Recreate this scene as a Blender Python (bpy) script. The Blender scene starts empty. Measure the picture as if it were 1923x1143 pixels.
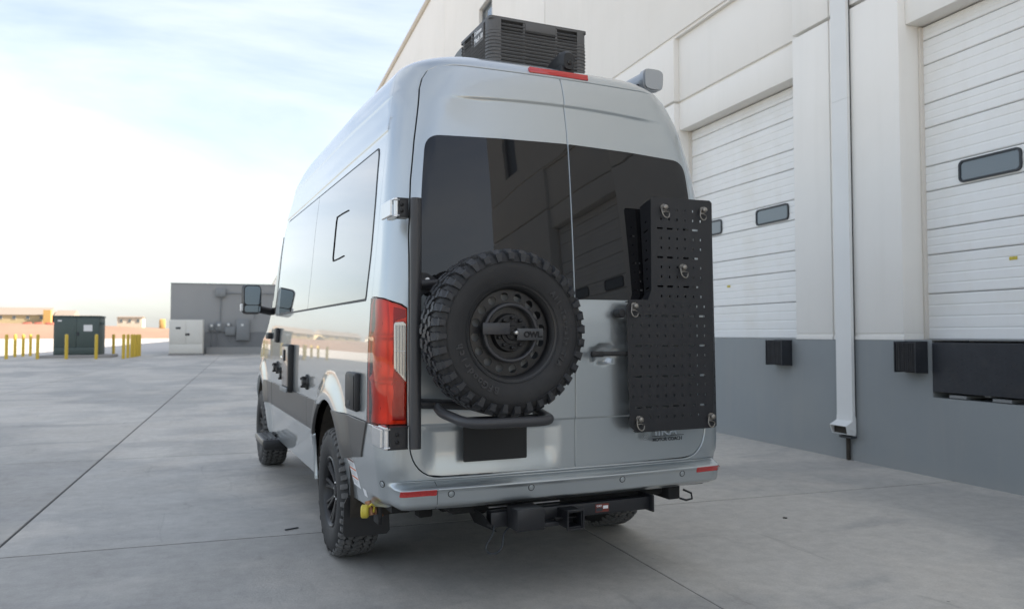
import bpy, bmesh, math, random
from mathutils import Vector, Matrix, noise
from mathutils.geometry import tessellate_polygon
random.seed(7)
PI = math.pi
rad = math.radians
scene = bpy.context.scene
COL = scene.collection

# ------------------------------------------------------------------ camera, sky, sun, exposure
WY = 0.0911                                   # heading of the warehouse wall relative to the van
YAW, PITCH, ROLL = 0.4184, 0.0377, -0.0013
cam_d = bpy.data.cameras.new('camera')
cam = bpy.data.objects.new('camera', cam_d)
COL.objects.link(cam)
scene.camera = cam
f = Vector((math.sin(YAW) * math.cos(PITCH), math.cos(YAW) * math.cos(PITCH), math.sin(PITCH)))
r0 = Vector((math.cos(YAW), -math.sin(YAW), 0)); u0 = r0.cross(f)
r = r0 * math.cos(ROLL) + u0 * math.sin(ROLL); u = u0 * math.cos(ROLL) - r0 * math.sin(ROLL)
cam.matrix_world = Matrix(((r.x, u.x, -f.x, -1.9657), (r.y, u.y, -f.y, -3.577), (r.z, u.z, -f.z, 1.3415), (0, 0, 0, 1)))
cam_d.sensor_width = 36
cam_d.lens = 1476.8 / 1923 * 36
cam_d.clip_start = 0.05
cam_d.clip_end = 5000
cam_d.dof.use_dof = True
cam_d.dof.focus_distance = 3.7
cam_d.dof.aperture_fstop = 3.2

SUN_AZ, SUN_EL = rad(108), rad(32.2)            # azimuth clockwise from +Y
world = bpy.data.worlds.new('World'); scene.world = world
world.use_nodes = True
wn = world.node_tree.nodes; wl = world.node_tree.links
bg = wn['Background']
sky = wn.new('ShaderNodeTexSky'); sky.sky_type = 'NISHITA'; sky.sun_disc = False
sky.sun_elevation = SUN_EL; sky.sun_rotation = SUN_AZ
sky.air_density = 1.0; sky.dust_density = 2.2; sky.ozone_density = 1.2
tc = wn.new('ShaderNodeTexCoord')
mp = wn.new('ShaderNodeMapping'); mp.inputs['Scale'].default_value = (1.0, 1.0, 3.2)
nz = wn.new('ShaderNodeTexNoise'); nz.inputs['Scale'].default_value = 1.7; nz.inputs['Detail'].default_value = 7
nz.inputs['Roughness'].default_value = 0.55; nz.inputs['Distortion'].default_value = 0.6
cr = wn.new('ShaderNodeMapRange'); cr.inputs[1].default_value = 0.30; cr.inputs[2].default_value = 0.80
cr.inputs[3].default_value = 0.08; cr.inputs[4].default_value = 0.72
mx = wn.new('ShaderNodeMix'); mx.data_type = 'RGBA'
wl.new(tc.outputs['Generated'], mp.inputs[0]); wl.new(mp.outputs[0], nz.inputs['Vector'])
wl.new(nz.outputs[0], cr.inputs[0]); wl.new(cr.outputs[0], mx.inputs[0])
wl.new(sky.outputs[0], mx.inputs[6]); mx.inputs[7].default_value = (6.6, 6.7, 6.75, 1)   # thin white cloud
wl.new(mx.outputs[2], bg.inputs[0])
bg.inputs[1].default_value = 0.076
sun_d = bpy.data.lights.new('sun', 'SUN'); sun_d.energy = 5.0; sun_d.angle = rad(0.5); sun_d.color = (1.0, 0.88, 0.72)
sun = bpy.data.objects.new('sun', sun_d); COL.objects.link(sun)
sd = Vector((math.sin(SUN_AZ) * math.cos(SUN_EL), math.cos(SUN_AZ) * math.cos(SUN_EL), math.sin(SUN_EL)))
sun.rotation_euler = sd.to_track_quat('Z', 'Y').to_euler()
scene.view_settings.view_transform = 'Standard'
scene.view_settings.look = 'None'
scene.view_settings.gamma = 1
scene.view_settings.use_curve_mapping = False
scene.view_settings.exposure = 1.76
scene.cycles.use_denoising = True
scene.cycles.max_bounces = 8
scene.cycles.transparent_max_bounces = 12

# ------------------------------------------------------------------ materials
def mat(name, col, rough=0.5, metal=0.0, coat=0.0, coat_rough=0.03, spec=0.5, var=0.0, vscale=3.0, bump=0.0, bscale=60.0, rvar=0.0, obj_var=0.0, dirt=None, dscale=0.8, streak=None):
    m = bpy.data.materials.new(name); m.use_nodes = True
    n = m.node_tree.nodes; l = m.node_tree.links; b = n['Principled BSDF']
    b.inputs['Base Color'].default_value = (*col, 1)
    b.inputs['Roughness'].default_value = rough
    b.inputs['Metallic'].default_value = metal
    b.inputs['Coat Weight'].default_value = coat
    b.inputs['Coat Roughness'].default_value = coat_rough
    b.inputs['Specular IOR Level'].default_value = spec
    t = n.new('ShaderNodeTexCoord')
    cur = None
    if var > 0 or dirt:
        a = n.new('ShaderNodeTexNoise'); a.inputs['Scale'].default_value = vscale; a.inputs['Detail'].default_value = 8; a.inputs['Roughness'].default_value = 0.6
        l.new(t.outputs['Object'], a.inputs['Vector'])
        mr = n.new('ShaderNodeMapRange'); mr.inputs[1].default_value = 0.25; mr.inputs[2].default_value = 0.75
        mr.inputs[3].default_value = 1 - var; mr.inputs[4].default_value = 1 + var
        l.new(a.outputs[0], mr.inputs[0])
        vm = n.new('ShaderNodeVectorMath'); vm.operation = 'SCALE'; vm.inputs[0].default_value = col
        l.new(mr.outputs[0], vm.inputs['Scale']); cur = vm.outputs[0]
    if obj_var > 0:
        oi = n.new('ShaderNodeObjectInfo')
        mr = n.new('ShaderNodeMapRange'); mr.inputs[3].default_value = 1 - obj_var; mr.inputs[4].default_value = 1 + obj_var
        l.new(oi.outputs['Random'], mr.inputs[0])
        vm = n.new('ShaderNodeVectorMath'); vm.operation = 'SCALE'
        if cur: l.new(cur, vm.inputs[0])
        else: vm.inputs[0].default_value = col
        l.new(mr.outputs[0], vm.inputs['Scale']); cur = vm.outputs[0]
    if dirt:
        a = n.new('ShaderNodeTexNoise'); a.inputs['Scale'].default_value = dscale; a.inputs['Detail'].default_value = 10; a.inputs['Roughness'].default_value = 0.65
        l.new(t.outputs['Object'], a.inputs['Vector'])
        mr = n.new('ShaderNodeMapRange'); mr.inputs[1].default_value = 0.5; mr.inputs[2].default_value = 0.72
        mr.inputs[3].default_value = 0; mr.inputs[4].default_value = dirt[3]
        l.new(a.outputs[0], mr.inputs[0])
        mm = n.new('ShaderNodeMix'); mm.data_type = 'RGBA'
        l.new(mr.outputs[0], mm.inputs[0]); l.new(cur, mm.inputs[6]); mm.inputs[7].default_value = (*dirt[:3], 1)
        cur = mm.outputs[2]
    if streak:
        g_ = n.new('ShaderNodeNewGeometry'); mpn = n.new('ShaderNodeMapping'); mpn.inputs['Scale'].default_value = (2.2, 2.2, 0.16)
        a = n.new('ShaderNodeTexNoise'); a.inputs['Scale'].default_value = 2.4; a.inputs['Detail'].default_value = 9; a.inputs['Roughness'].default_value = 0.62
        l.new(g_.outputs['Position'], mpn.inputs[0]); l.new(mpn.outputs[0], a.inputs['Vector'])
        mr = n.new('ShaderNodeMapRange'); mr.inputs[1].default_value = 0.50; mr.inputs[2].default_value = 0.74
        mr.inputs[3].default_value = 0; mr.inputs[4].default_value = streak[3]
        l.new(a.outputs[0], mr.inputs[0])
        # dust and splash grime fading upward from the ground
        sx_ = n.new('ShaderNodeSeparateXYZ'); l.new(g_.outputs['Position'], sx_.inputs[0])
        gm = n.new('ShaderNodeMapRange'); gm.inputs[1].default_value = 0.0; gm.inputs[2].default_value = 0.16; gm.inputs[3].default_value = 0.55; gm.inputs[4].default_value = 0.0
        l.new(sx_.outputs[2], gm.inputs[0])
        ad = n.new('ShaderNodeMath'); ad.operation = 'MAXIMUM'; l.new(mr.outputs[0], ad.inputs[0])
        gn = n.new('ShaderNodeMath'); gn.operation = 'MULTIPLY'; l.new(gm.outputs[0], gn.inputs[0]); l.new(a.outputs[0], gn.inputs[1]); l.new(gn.outputs[0], ad.inputs[1])
        mm = n.new('ShaderNodeMix'); mm.data_type = 'RGBA'
        l.new(ad.outputs[0], mm.inputs[0]); l.new(cur, mm.inputs[6]); mm.inputs[7].default_value = (*streak[:3], 1)
        cur = mm.outputs[2]
    if cur: l.new(cur, b.inputs['Base Color'])
    if bump > 0:
        a = n.new('ShaderNodeTexNoise'); a.inputs['Scale'].default_value = bscale; a.inputs['Detail'].default_value = 6
        l.new(t.outputs['Object'], a.inputs['Vector'])
        bp = n.new('ShaderNodeBump'); bp.inputs['Strength'].default_value = min(1, bump); bp.inputs['Distance'].default_value = 0.02
        l.new(a.outputs[0], bp.inputs['Height']); l.new(bp.outputs[0], b.inputs['Normal'])
    if rvar > 0:
        a = n.new('ShaderNodeTexNoise'); a.inputs['Scale'].default_value = vscale * 2.7; a.inputs['Detail'].default_value = 5
        l.new(t.outputs['Object'], a.inputs['Vector'])
        mr = n.new('ShaderNodeMapRange'); mr.inputs[1].default_value = 0.3; mr.inputs[2].default_value = 0.7
        mr.inputs[3].default_value = max(0.01, rough - rvar); mr.inputs[4].default_value = min(1, rough + rvar)
        l.new(a.outputs[0], mr.inputs[0]); l.new(mr.outputs[0], b.inputs['Roughness'])
    return m

M = {}
M['silver'] = mat('silver_paint', (0.43, 0.465, 0.48), rough=0.34, metal=0.82, coat=1.0, coat_rough=0.015, var=0.02, vscale=240.0)
M['black_gap'] = mat('gap_black', (0.006, 0.006, 0.007), rough=0.8)
M['glass'] = mat('tinted_glass', (0.008, 0.008, 0.009), rough=0.012, spec=0.5)
M['side_glass'] = mat('side_privacy_glass', (0.012, 0.013, 0.014), rough=0.02, coat=1.0, coat_rough=0.01, spec=0.5)
M['cladding'] = mat('dark_grey_cladding', (0.062, 0.060, 0.057), rough=0.36, var=0.06, vscale=5, bump=0.04, bscale=500)
M['powder'] = mat('black_powder_coat', (0.014, 0.0145, 0.017), rough=0.42, bump=0.06, bscale=700, rvar=0.05, vscale=4)
M['powder_grey'] = mat('charcoal_powder_coat', (0.035, 0.035, 0.038), rough=0.40, bump=0.06, bscale=700, rvar=0.05)
M['black_plastic'] = mat('black_plastic', (0.014, 0.014, 0.015), rough=0.5, var=0.1, vscale=8)
M['underbody'] = mat('underbody_black', (0.010, 0.010, 0.010), rough=0.85, var=0.3, vscale=6)
M['dusty'] = mat('dusty_liner', (0.045, 0.038, 0.030), rough=0.9, var=0.4, vscale=7, bump=0.2, bscale=30)
M['rubber'] = mat('tyre_rubber', (0.013, 0.013, 0.014), rough=0.62, var=0.25, vscale=9, bump=0.08, bscale=200, dirt=(0.06, 0.055, 0.048, 0.25), dscale=6)
M['rubber_dusty'] = mat('dusty_tread_rubber', (0.115, 0.113, 0.110), rough=0.85, var=0.3, vscale=14, bump=0.1, bscale=150)
M['spare_rubber'] = mat('clean_tread_rubber', (0.022, 0.023, 0.026), rough=0.5, var=0.2, vscale=9, bump=0.06, bscale=200)
M['rim'] = mat('black_rim', (0.008, 0.008, 0.009), rough=0.40, coat=0.1)
M['hub'] = mat('dull_black_hub', (0.022, 0.022, 0.023), rough=0.45, metal=0.5, bump=0.1, bscale=90)
M['steel'] = mat('bright_steel', (0.55, 0.54, 0.52), rough=0.3, metal=1.0, var=0.1, vscale=20)
M['dull_steel'] = mat('dull_steel', (0.30, 0.28, 0.25), rough=0.42, metal=0.9, var=0.25, vscale=30)
M['alum'] = mat('brushed_aluminium', (0.62, 0.63, 0.64), rough=0.32, metal=0.9, var=0.05)
M['chrome'] = mat('chrome', (0.8, 0.8, 0.8), rough=0.08, metal=1.0)
M['white_plastic'] = mat('white_plastic', (0.75, 0.75, 0.73), rough=0.4)
M['sticker'] = mat('white_sticker', (0.72, 0.72, 0.72), rough=0.5)
M['orange'] = mat('orange_print', (0.65, 0.16, 0.05), rough=0.5)
M['red_print'] = mat('red_print', (0.16, 0.03, 0.02), rough=0.5)
M['yellow_cap'] = mat('yellow_rubber_cap', (0.55, 0.44, 0.05), rough=0.5, var=0.15, vscale=30)
M['copper'] = mat('rusty_copper', (0.35, 0.18, 0.10), rough=0.5, metal=0.6, var=0.3, vscale=40)
M['reflector'] = mat('red_reflector', (0.42, 0.012, 0.012), rough=0.25, coat=1.0, bump=0.3, bscale=160)
M['brake_red'] = mat('red_brake_lens', (0.50, 0.012, 0.010), rough=0.18, coat=1.0)
M['beige_panel'] = mat('taupe_cover', (0.22, 0.18, 0.155), rough=0.3, coat=0.5)
M['plate'] = mat('blank_dark_plate', (0.022, 0.022, 0.022), rough=0.9)
M['chrome_mirror'] = mat('mirror_glass', (0.13, 0.16, 0.20), rough=0.02, metal=1.0)
M['ac_plastic'] = mat('charcoal_shroud', (0.105, 0.104, 0.103), rough=0.5, var=0.05, vscale=4, bump=0.08, bscale=220)
M['awning'] = mat('grey_awning_case', (0.38, 0.40, 0.42), rough=0.3, metal=0.6, coat=0.3)
M['logo_white'] = mat('white_print', (0.8, 0.8, 0.8), rough=0.6)
M['letter'] = mat('tyre_lettering', (0.032, 0.032, 0.035), rough=0.4)
# lamp lens: coloured clear shell
def lens_mat(name, col):
    m = bpy.data.materials.new(name); m.use_nodes = True
    n = m.node_tree.nodes; l = m.node_tree.links
    for x in list(n): n.remove(x)
    o = n.new('ShaderNodeOutputMaterial'); t = n.new('ShaderNodeBsdfTransparent'); g = n.new('ShaderNodeBsdfGlossy')
    t.inputs[0].default_value = (*col, 1); g.inputs['Roughness'].default_value = 0.02
    fr = n.new('ShaderNodeFresnel'); fr.inputs[0].default_value = 1.52
    mix = n.new('ShaderNodeMixShader'); l.new(fr.outputs[0], mix.inputs[0]); l.new(t.outputs[0], mix.inputs[1]); l.new(g.outputs[0], mix.inputs[2])
    l.new(mix.outputs[0], o.inputs[0]); return m
M['lens_red'] = lens_mat('red_clear_lens', (0.95, 0.24, 0.15))
M['lens_clear'] = lens_mat('clear_lens', (0.88, 0.90, 0.90))
M['lamp_bowl'] = mat('lamp_reflector_bowl', (0.50, 0.49, 0.46), rough=0.25, metal=0.85)
M['lamp_red_inner'] = mat('lamp_inner_red', (0.92, 0.70, 0.60), rough=0.35, metal=0.25, coat=0.3)
M['lamp_dark_inner'] = mat('lamp_inner_dark', (0.38, 0.10, 0.09), rough=0.35, metal=0.2, coat=0.5)

M['wall_white'] = mat('off_white_tilt_wall', (0.82, 0.80, 0.755), rough=0.85, var=0.025, vscale=0.6, bump=0.10, bscale=120, dirt=(0.70, 0.67, 0.61, 0.30), dscale=0.35, streak=(0.66, 0.64, 0.58, 0.16))
M['wall_grey'] = mat('grey_wall_paint', (0.262, 0.283, 0.290), rough=0.75, var=0.05, vscale=0.9, bump=0.12, bscale=120, dirt=(0.30, 0.31, 0.30, 0.5), dscale=0.6, streak=(0.34, 0.33, 0.31, 0.28))
M['tan_cap'] = mat('tan_parapet_cap', (0.52, 0.45, 0.35), rough=0.6, var=0.04)
M['door_white'] = mat('white_door_steel', (0.80, 0.80, 0.78), rough=0.45, var=0.02, vscale=2, bump=0.05, bscale=160, dirt=(0.70, 0.67, 0.60, 0.45), dscale=1.3, streak=(0.66, 0.63, 0.57, 0.14))
M['trim'] = mat('cream_door_trim', (0.66, 0.62, 0.56), rough=0.6, var=0.04)
M['window_blue'] = mat('window_pane', (0.10, 0.125, 0.14), rough=0.06, coat=0.6)
M['seal'] = mat('black_window_seal', (0.03, 0.035, 0.04), rough=0.6)
M['downspout'] = mat('painted_downspout', (0.72, 0.725, 0.71), rough=0.45, var=0.03, vscale=2)
M['bumper_rubber'] = mat('dock_bumper_rubber', (0.022, 0.022, 0.024), rough=0.8, var=0.3, vscale=10, bump=0.3, bscale=40)
M['leveler'] = mat('leveler_black_steel', (0.030, 0.033, 0.040), rough=0.5, metal=0.3, var=0.15, vscale=6, dirt=(0.08, 0.07, 0.06, 0.3), dscale=4)
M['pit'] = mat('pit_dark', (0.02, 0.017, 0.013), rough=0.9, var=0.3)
M['lock_plate'] = mat('dark_steel_plate', (0.075, 0.077, 0.080), rough=0.42, metal=0.4)
M['shroud'] = mat('grey_shroud', (0.16, 0.17, 0.17), rough=0.5, var=0.05)
M['galv'] = mat('galvanised_grey', (0.24, 0.25, 0.255), rough=0.5, metal=0.2, var=0.05)
M['enclosure'] = mat('grey_block_enclosure', (0.33, 0.33, 0.325), rough=0.85, var=0.04, vscale=0.5)
M['enclosure_low'] = mat('grey_block_base', (0.22, 0.225, 0.23), rough=0.85, var=0.04, vscale=0.5)
M['cabinet'] = mat('white_switch_cabinet', (0.72, 0.70, 0.64), rough=0.5, var=0.03)
M['transformer'] = mat('green_transformer', (0.060, 0.085, 0.078), rough=0.5, var=0.06, vscale=1)
M['yellow'] = mat('yellow_bollard_paint', (0.62, 0.43, 0.045), rough=0.5, var=0.08, vscale=3, dirt=(0.30, 0.22, 0.06, 0.5), dscale=3)
M['pad'] = mat('pad_concrete', (0.30, 0.29, 0.28), rough=0.9, var=0.1)
def slab_mat():
    m = bpy.data.materials.new('concrete_slab'); m.use_nodes = True; n = m.node_tree.nodes; l = m.node_tree.links; b = n['Principled BSDF']
    geo = n.new('ShaderNodeNewGeometry')
    def noise_(scale, detail=6, rough=0.6, mscale=(1, 1, 1), dist=0.0):
        mp_ = n.new('ShaderNodeMapping'); mp_.inputs['Scale'].default_value = mscale; mp_.inputs['Rotation'].default_value = (0, 0, WY); l.new(geo.outputs['Position'], mp_.inputs[0])
        a = n.new('ShaderNodeTexNoise'); a.inputs['Scale'].default_value = scale; a.inputs['Detail'].default_value = detail; a.inputs['Roughness'].default_value = rough; a.inputs['Distortion'].default_value = dist
        l.new(mp_.outputs[0], a.inputs['Vector']); return a.outputs[0]
    def rng(v, a, b_, c, d):
        q = n.new('ShaderNodeMapRange'); q.inputs[1].default_value = a; q.inputs[2].default_value = b_; q.inputs[3].default_value = c; q.inputs[4].default_value = d; l.new(v, q.inputs[0]); return q.outputs[0]
    def mul(x, y):
        q = n.new('ShaderNodeMath'); q.operation = 'MULTIPLY'; l.new(x, q.inputs[0])
        if isinstance(y, float): q.inputs[1].default_value = y
        else: l.new(y, q.inputs[1])
        return q.outputs[0]
    def mixc(fac, A, Bc):
        q = n.new('ShaderNodeMix'); q.data_type = 'RGBA'; l.new(fac, q.inputs[0])
        for x, i in ((A, 6), (Bc, 7)):
            if isinstance(x, tuple): q.inputs[i].default_value = (*x, 1)
            else: l.new(x, q.inputs[i])
        return q.outputs[2]
    oi = n.new('ShaderNodeObjectInfo')
    # broad tone: washed patches with fairly definite edges, drawn out along the slabs
    tone = mixc(rng(noise_(0.42, 5, 0.5, (1.0, .45, 1), 0.3), .46, .54, 0, 1), (0.455, 0.430, 0.388), (0.355, 0.343, 0.318))
    tone = mixc(rng(noise_(0.9, 6, 0.55, (.5, 1.3, 1), 0.5), .52, .60, 0, .55), tone, (0.305, 0.298, 0.285))
    tone = mixc(rng(noise_(0.7, 4, 0.5, (1, 1, 1), 0.0), .56, .70, 0, .5), tone, (0.52, 0.48, 0.42))
    # fine mottling and grit
    k = mul(rng(noise_(9.0, 10, 0.72), .3, .7, .86, 1.14), rng(noise_(90.0, 4, 0.7), .3, .7, .90, 1.10))
    k = mul(k, rng(oi.outputs['Random'], 0, 1, .91, 1.09))
    # dark drips and specks
    vo = n.new('ShaderNodeTexVoronoi'); vo.inputs['Scale'].default_value = 2.6; vo.inputs['Randomness'].default_value = 1.0; l.new(geo.outputs['Position'], vo.inputs['Vector'])
    k = mul(k, rng(vo.outputs['Distance'], .012, .030, .45, 1.0))
    vo = n.new('ShaderNodeTexVoronoi'); vo.inputs['Scale'].default_value = 11.0; l.new(geo.outputs['Position'], vo.inputs['Vector'])
    k = mul(k, rng(vo.outputs['Distance'], .02, .055, .72, 1.0))
    # scuffs and dark smears, tyre rub in the driving direction
    k = mul(k, rng(noise_(3.4, 8, 0.7, (2.2, .35, 1), 0.8), .60, .72, 1.0, .80))
    k = mul(k, rng(noise_(5.5, 8, 0.7, (.5, 1.6, 1), 1.2), .63, .72, 1.0, .84))
    # hairline crazing
    wv = noise_(1.3, 12, 0.75, (1, 1, 1), 1.5)
    ab = n.new('ShaderNodeMath'); ab.operation = 'SUBTRACT'; l.new(wv, ab.inputs[0]); ab.inputs[1].default_value = .5
    ab2 = n.new('ShaderNodeMath'); ab2.operation = 'ABSOLUTE'; l.new(ab.outputs[0], ab2.inputs[0])
    k = mul(k, rng(ab2.outputs[0], 0.0, .0022, .80, 1.0))
    vm = n.new('ShaderNodeVectorMath'); vm.operation = 'SCALE'; l.new(tone, vm.inputs[0]); l.new(k, vm.inputs['Scale'])
    l.new(vm.outputs[0], b.inputs['Base Color'])
    l.new(rng(noise_(1.7, 6, 0.6), .3, .7, .52, .82), b.inputs['Roughness'])
    bp = n.new('ShaderNodeBump'); bp.inputs['Strength'].default_value = .35; bp.inputs['Distance'].default_value = .01
    l.new(noise_(42.0, 8, 0.7), bp.inputs['Height']); l.new(bp.outputs[0], b.inputs['Normal'])
    return m
M['slab'] = slab_mat()
M['joint'] = mat('joint_sealant', (0.05, 0.048, 0.045), rough=0.9)
M['lot'] = mat('far_concrete', (0.45, 0.43, 0.405), rough=0.85, var=0.08, vscale=0.1)
M['dirt'] = mat('red_dirt', (0.23, 0.150, 0.108), rough=0.95, var=0.15, vscale=0.05)
M['desert'] = mat('desert_plain', (0.40, 0.30, 0.20), rough=0.95, var=0.15, vscale=0.02)
M['house_a'] = mat('pale_yellow_stucco', (0.42, 0.35, 0.21), rough=0.9, var=0.03)
M['house_b'] = mat('white_stucco', (0.48, 0.44, 0.37), rough=0.9, var=0.03)
M['house_or'] = mat('orange_siding', (0.42, 0.27, 0.10), rough=0.9)
M['roof_brown'] = mat('brown_grey_roof', (0.22, 0.19, 0.165), rough=0.9, var=0.08)
M['tree_leaf'] = mat('dull_foliage', (0.07, 0.085, 0.04), rough=0.9, var=0.3, vscale=2)
M['trunk'] = mat('grey_trunk', (0.12, 0.09, 0.07), rough=0.9)
M['barrier'] = mat('faded_red_barrier', (0.45, 0.14, 0.10), rough=0.8)

# ------------------------------------------------------------------ object helpers
def link(o, parent=None, local=True):
    COL.objects.link(o)
    if parent is not None:
        o.parent = parent
        if not local: o.matrix_parent_inverse = parent.get('_inv_m') or Matrix.Identity(4)
    return o
INV = {}
def empty(name, loc=(0, 0, 0), rz=0, label=None, cat=None, group=None, kind=None):
    o = bpy.data.objects.new(name, None); COL.objects.link(o)
    o.location = loc; o.rotation_euler = (0, 0, rz); o.empty_display_size = 0.2
    if label: o['label'] = label
    if cat: o['category'] = cat
    if group: o['group'] = group
    if kind: o['kind'] = kind
    INV[o.name] = (Matrix.Translation(loc) @ Matrix.Rotation(rz, 4, 'Z')).inverted()
    return o
def put(name, me, m, parent=None, world_coords=False, smooth=False, label=None, kind=None):
    """link a mesh; world_coords: vertices are world coordinates although parented to a moved root"""
    o = bpy.data.objects.new(name, me)
    for x in (m if isinstance(m, (list, tuple)) else [m]): me.materials.append(M[x] if isinstance(x, str) else x)
    COL.objects.link(o)
    if parent is not None:
        o.parent = parent
        if world_coords:
            rt = parent
            while rt.parent is not None: rt = rt.parent
            if rt is parent: o.matrix_parent_inverse = INV[rt.name]
    if smooth:
        for p in me.polygons: p.use_smooth = True
    if label: o['label'] = label
    if kind: o['kind'] = kind
    return o
def bm_mesh(bm, name='m'):
    me = bpy.data.meshes.new(name); bm.normal_update(); bm.to_mesh(me); bm.free(); return me
def sharp(me, ang=35):
    bm = bmesh.new(); bm.from_mesh(me)
    for e in bm.edges:
        if len(e.link_faces) == 2 and e.calc_face_angle(0) > rad(ang): e.smooth = False
    for fc in bm.faces: fc.smooth = True
    bm.to_mesh(me); bm.free(); return me
def add_box(bm, x0, x1, y0, y1, z0, z1, bev=0.0, seg=2, mi=0):
    if x1 < x0: x0, x1 = x1, x0
    if y1 < y0: y0, y1 = y1, y0
    if z1 < z0: z0, z1 = z1, z0
    v = [bm.verts.new(c) for c in ((x0, y0, z0), (x1, y0, z0), (x1, y1, z0), (x0, y1, z0), (x0, y0, z1), (x1, y0, z1), (x1, y1, z1), (x0, y1, z1))]
    fs = [bm.faces.new([v[i] for i in q]) for q in ((0, 3, 2, 1), (4, 5, 6, 7), (0, 1, 5, 4), (1, 2, 6, 5), (2, 3, 7, 6), (3, 0, 4, 7))]
    for q in fs: q.material_index = mi
    if bev > 0:
        es = list({e for q in fs for e in q.edges})
        rr = bmesh.ops.bevel(bm, geom=es, offset=bev, segments=seg, profile=0.5, affect='EDGES')
        for q in rr['faces']: q.material_index = mi
def box_mesh(x0, x1, y0, y1, z0, z1, bev=0.0, seg=2):
    bm = bmesh.new(); add_box(bm, x0, x1, y0, y1, z0, z1, bev, seg)
    me = bm_mesh(bm); return sharp(me) if bev > 0 else me
def box(name, dims, m, parent=None, bev=0.0, wc=False, **k):
    return put(name, box_mesh(*dims, bev=bev), m, parent, wc, **k)
def fillet(pts, rr, n=6):
    out = []; P3 = [Vector(p) for p in pts]
    for i, p in enumerate(P3):
        if i in (0, len(P3) - 1): out.append(p); continue
        a = (P3[i - 1] - p); b = (P3[i + 1] - p); d = min(rr, a.length * .49, b.length * .49)
        a = p + a.normalized() * d; b = p + b.normalized() * d
        for k in range(n + 1):
            t = k / n; out.append(a * (1 - t) ** 2 + p * 2 * t * (1 - t) + b * t * t)
    return out
def add_tube(bm, pts, rr, n=12, closed=False, caps=True, mi=0):
    P3 = [Vector(p) for p in pts]; m = len(P3); rings = []; prev = None
    for i, p in enumerate(P3):
        if closed: t = (P3[(i + 1) % m] - P3[i - 1])
        else: t = (P3[min(i + 1, m - 1)] - P3[max(i - 1, 0)])
        t.normalize()
        if prev is None: a = t.orthogonal().normalized()
        else:
            a = prev - t * prev.dot(t)
            a = a.normalized() if a.length > 1e-6 else t.orthogonal().normalized()
        prev = a; b = t.cross(a)
        q = rr[i] if isinstance(rr, (list, tuple)) else rr
        rings.append([bm.verts.new(p + (a * math.cos(2 * PI * k / n) + b * math.sin(2 * PI * k / n)) * q) for k in range(n)])
    for i in range(m if closed else m - 1):
        A = rings[i]; B = rings[(i + 1) % m]
        for k in range(n):
            fc = bm.faces.new((A[k], A[(k + 1) % n], B[(k + 1) % n], B[k])); fc.material_index = mi; fc.smooth = True
    if caps and not closed:
        c1 = bm.faces.new(rings[0][::-1]); c2 = bm.faces.new(rings[-1]); c1.material_index = c2.material_index = mi
def tube(name, pts, rr, m, parent=None, n=12, wc=False, closed=False, **k):
    bm = bmesh.new(); add_tube(bm, pts, rr, n, closed); return put(name, sharp(bm_mesh(bm)), m, parent, wc, **k)
def add_lathe(bm, prof, n=48, mat4=None, mi=0, close=False):
    """profile (axial, radius) about local +Y axis"""
    mat4 = mat4 or Matrix.Identity(4)
    rings = []
    for (a, q) in prof:
        rings.append([bm.verts.new(mat4 @ Vector((q * math.cos(2 * PI * k / n), a, q * math.sin(2 * PI * k / n)))) for k in range(n)])
    m = len(rings)
    for i in range(m if close else m - 1):
        A = rings[i]; B = rings[(i + 1) % m]
        for k in range(n):
            fc = bm.faces.new((A[k], B[k], B[(k + 1) % n], A[(k + 1) % n])); fc.material_index = mi; fc.smooth = True
def lathe_mesh(prof, n=48, mat4=None, close=False, ang=35):
    bm = bmesh.new(); add_lathe(bm, prof, n, mat4, 0, close); bmesh.ops.remove_doubles(bm, verts=bm.verts, dist=1e-6)
    bmesh.ops.recalc_face_normals(bm, faces=bm.faces); return sharp(bm_mesh(bm), ang)
def poly_plate(outer, holes, thick, axis='Y', base=0.0, tri=True):
    """flat plate with holes, points (a, b); axis Y -> (a, base, b), extruded towards +axis by thick"""
    bm = bmesh.new(); loops = [outer] + list(holes); fl = [p for lp in loops for p in lp]
    def P3(p, d): return (p[0], base + d, p[1]) if axis == 'Y' else ((base + d, p[0], p[1]) if axis == 'X' else (p[0], p[1], base + d))
    v0 = [bm.verts.new(P3(p, 0)) for p in fl]; v1 = [bm.verts.new(P3(p, thick)) for p in fl]
    for t in tessellate_polygon([[Vector((p[0], p[1], 0)) for p in lp] for lp in loops]):
        try: bm.faces.new([v0[i] for i in t]); bm.faces.new([v1[i] for i in reversed(t)])
        except ValueError: pass
    k = 0
    for lp in loops:
        n = len(lp)
        for i in range(n):
            a, b = k + i, k + (i + 1) % n
            try: bm.faces.new((v0[a], v0[b], v1[b], v1[a]))
            except ValueError: pass
        k += n
    bmesh.ops.recalc_face_normals(bm, faces=bm.faces)
    return bm_mesh(bm)
def rrect(x0, x1, z0, z1, rr, n=5):
    out = []
    for cx, cz, a0 in ((x1 - rr, z0 + rr, -90), (x1 - rr, z1 - rr, 0), (x0 + rr, z1 - rr, 90), (x0 + rr, z0 + rr, 180)):
        for k in range(n + 1):
            a = rad(a0 + 90 * k / n); out.append((cx + rr * math.cos(a), cz + rr * math.sin(a)))
    return out
def circle_pts(cx, cz, q, n=16): return [(cx + q * math.cos(2 * PI * k / n), cz + q * math.sin(2 * PI * k / n)) for k in range(n)]
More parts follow.
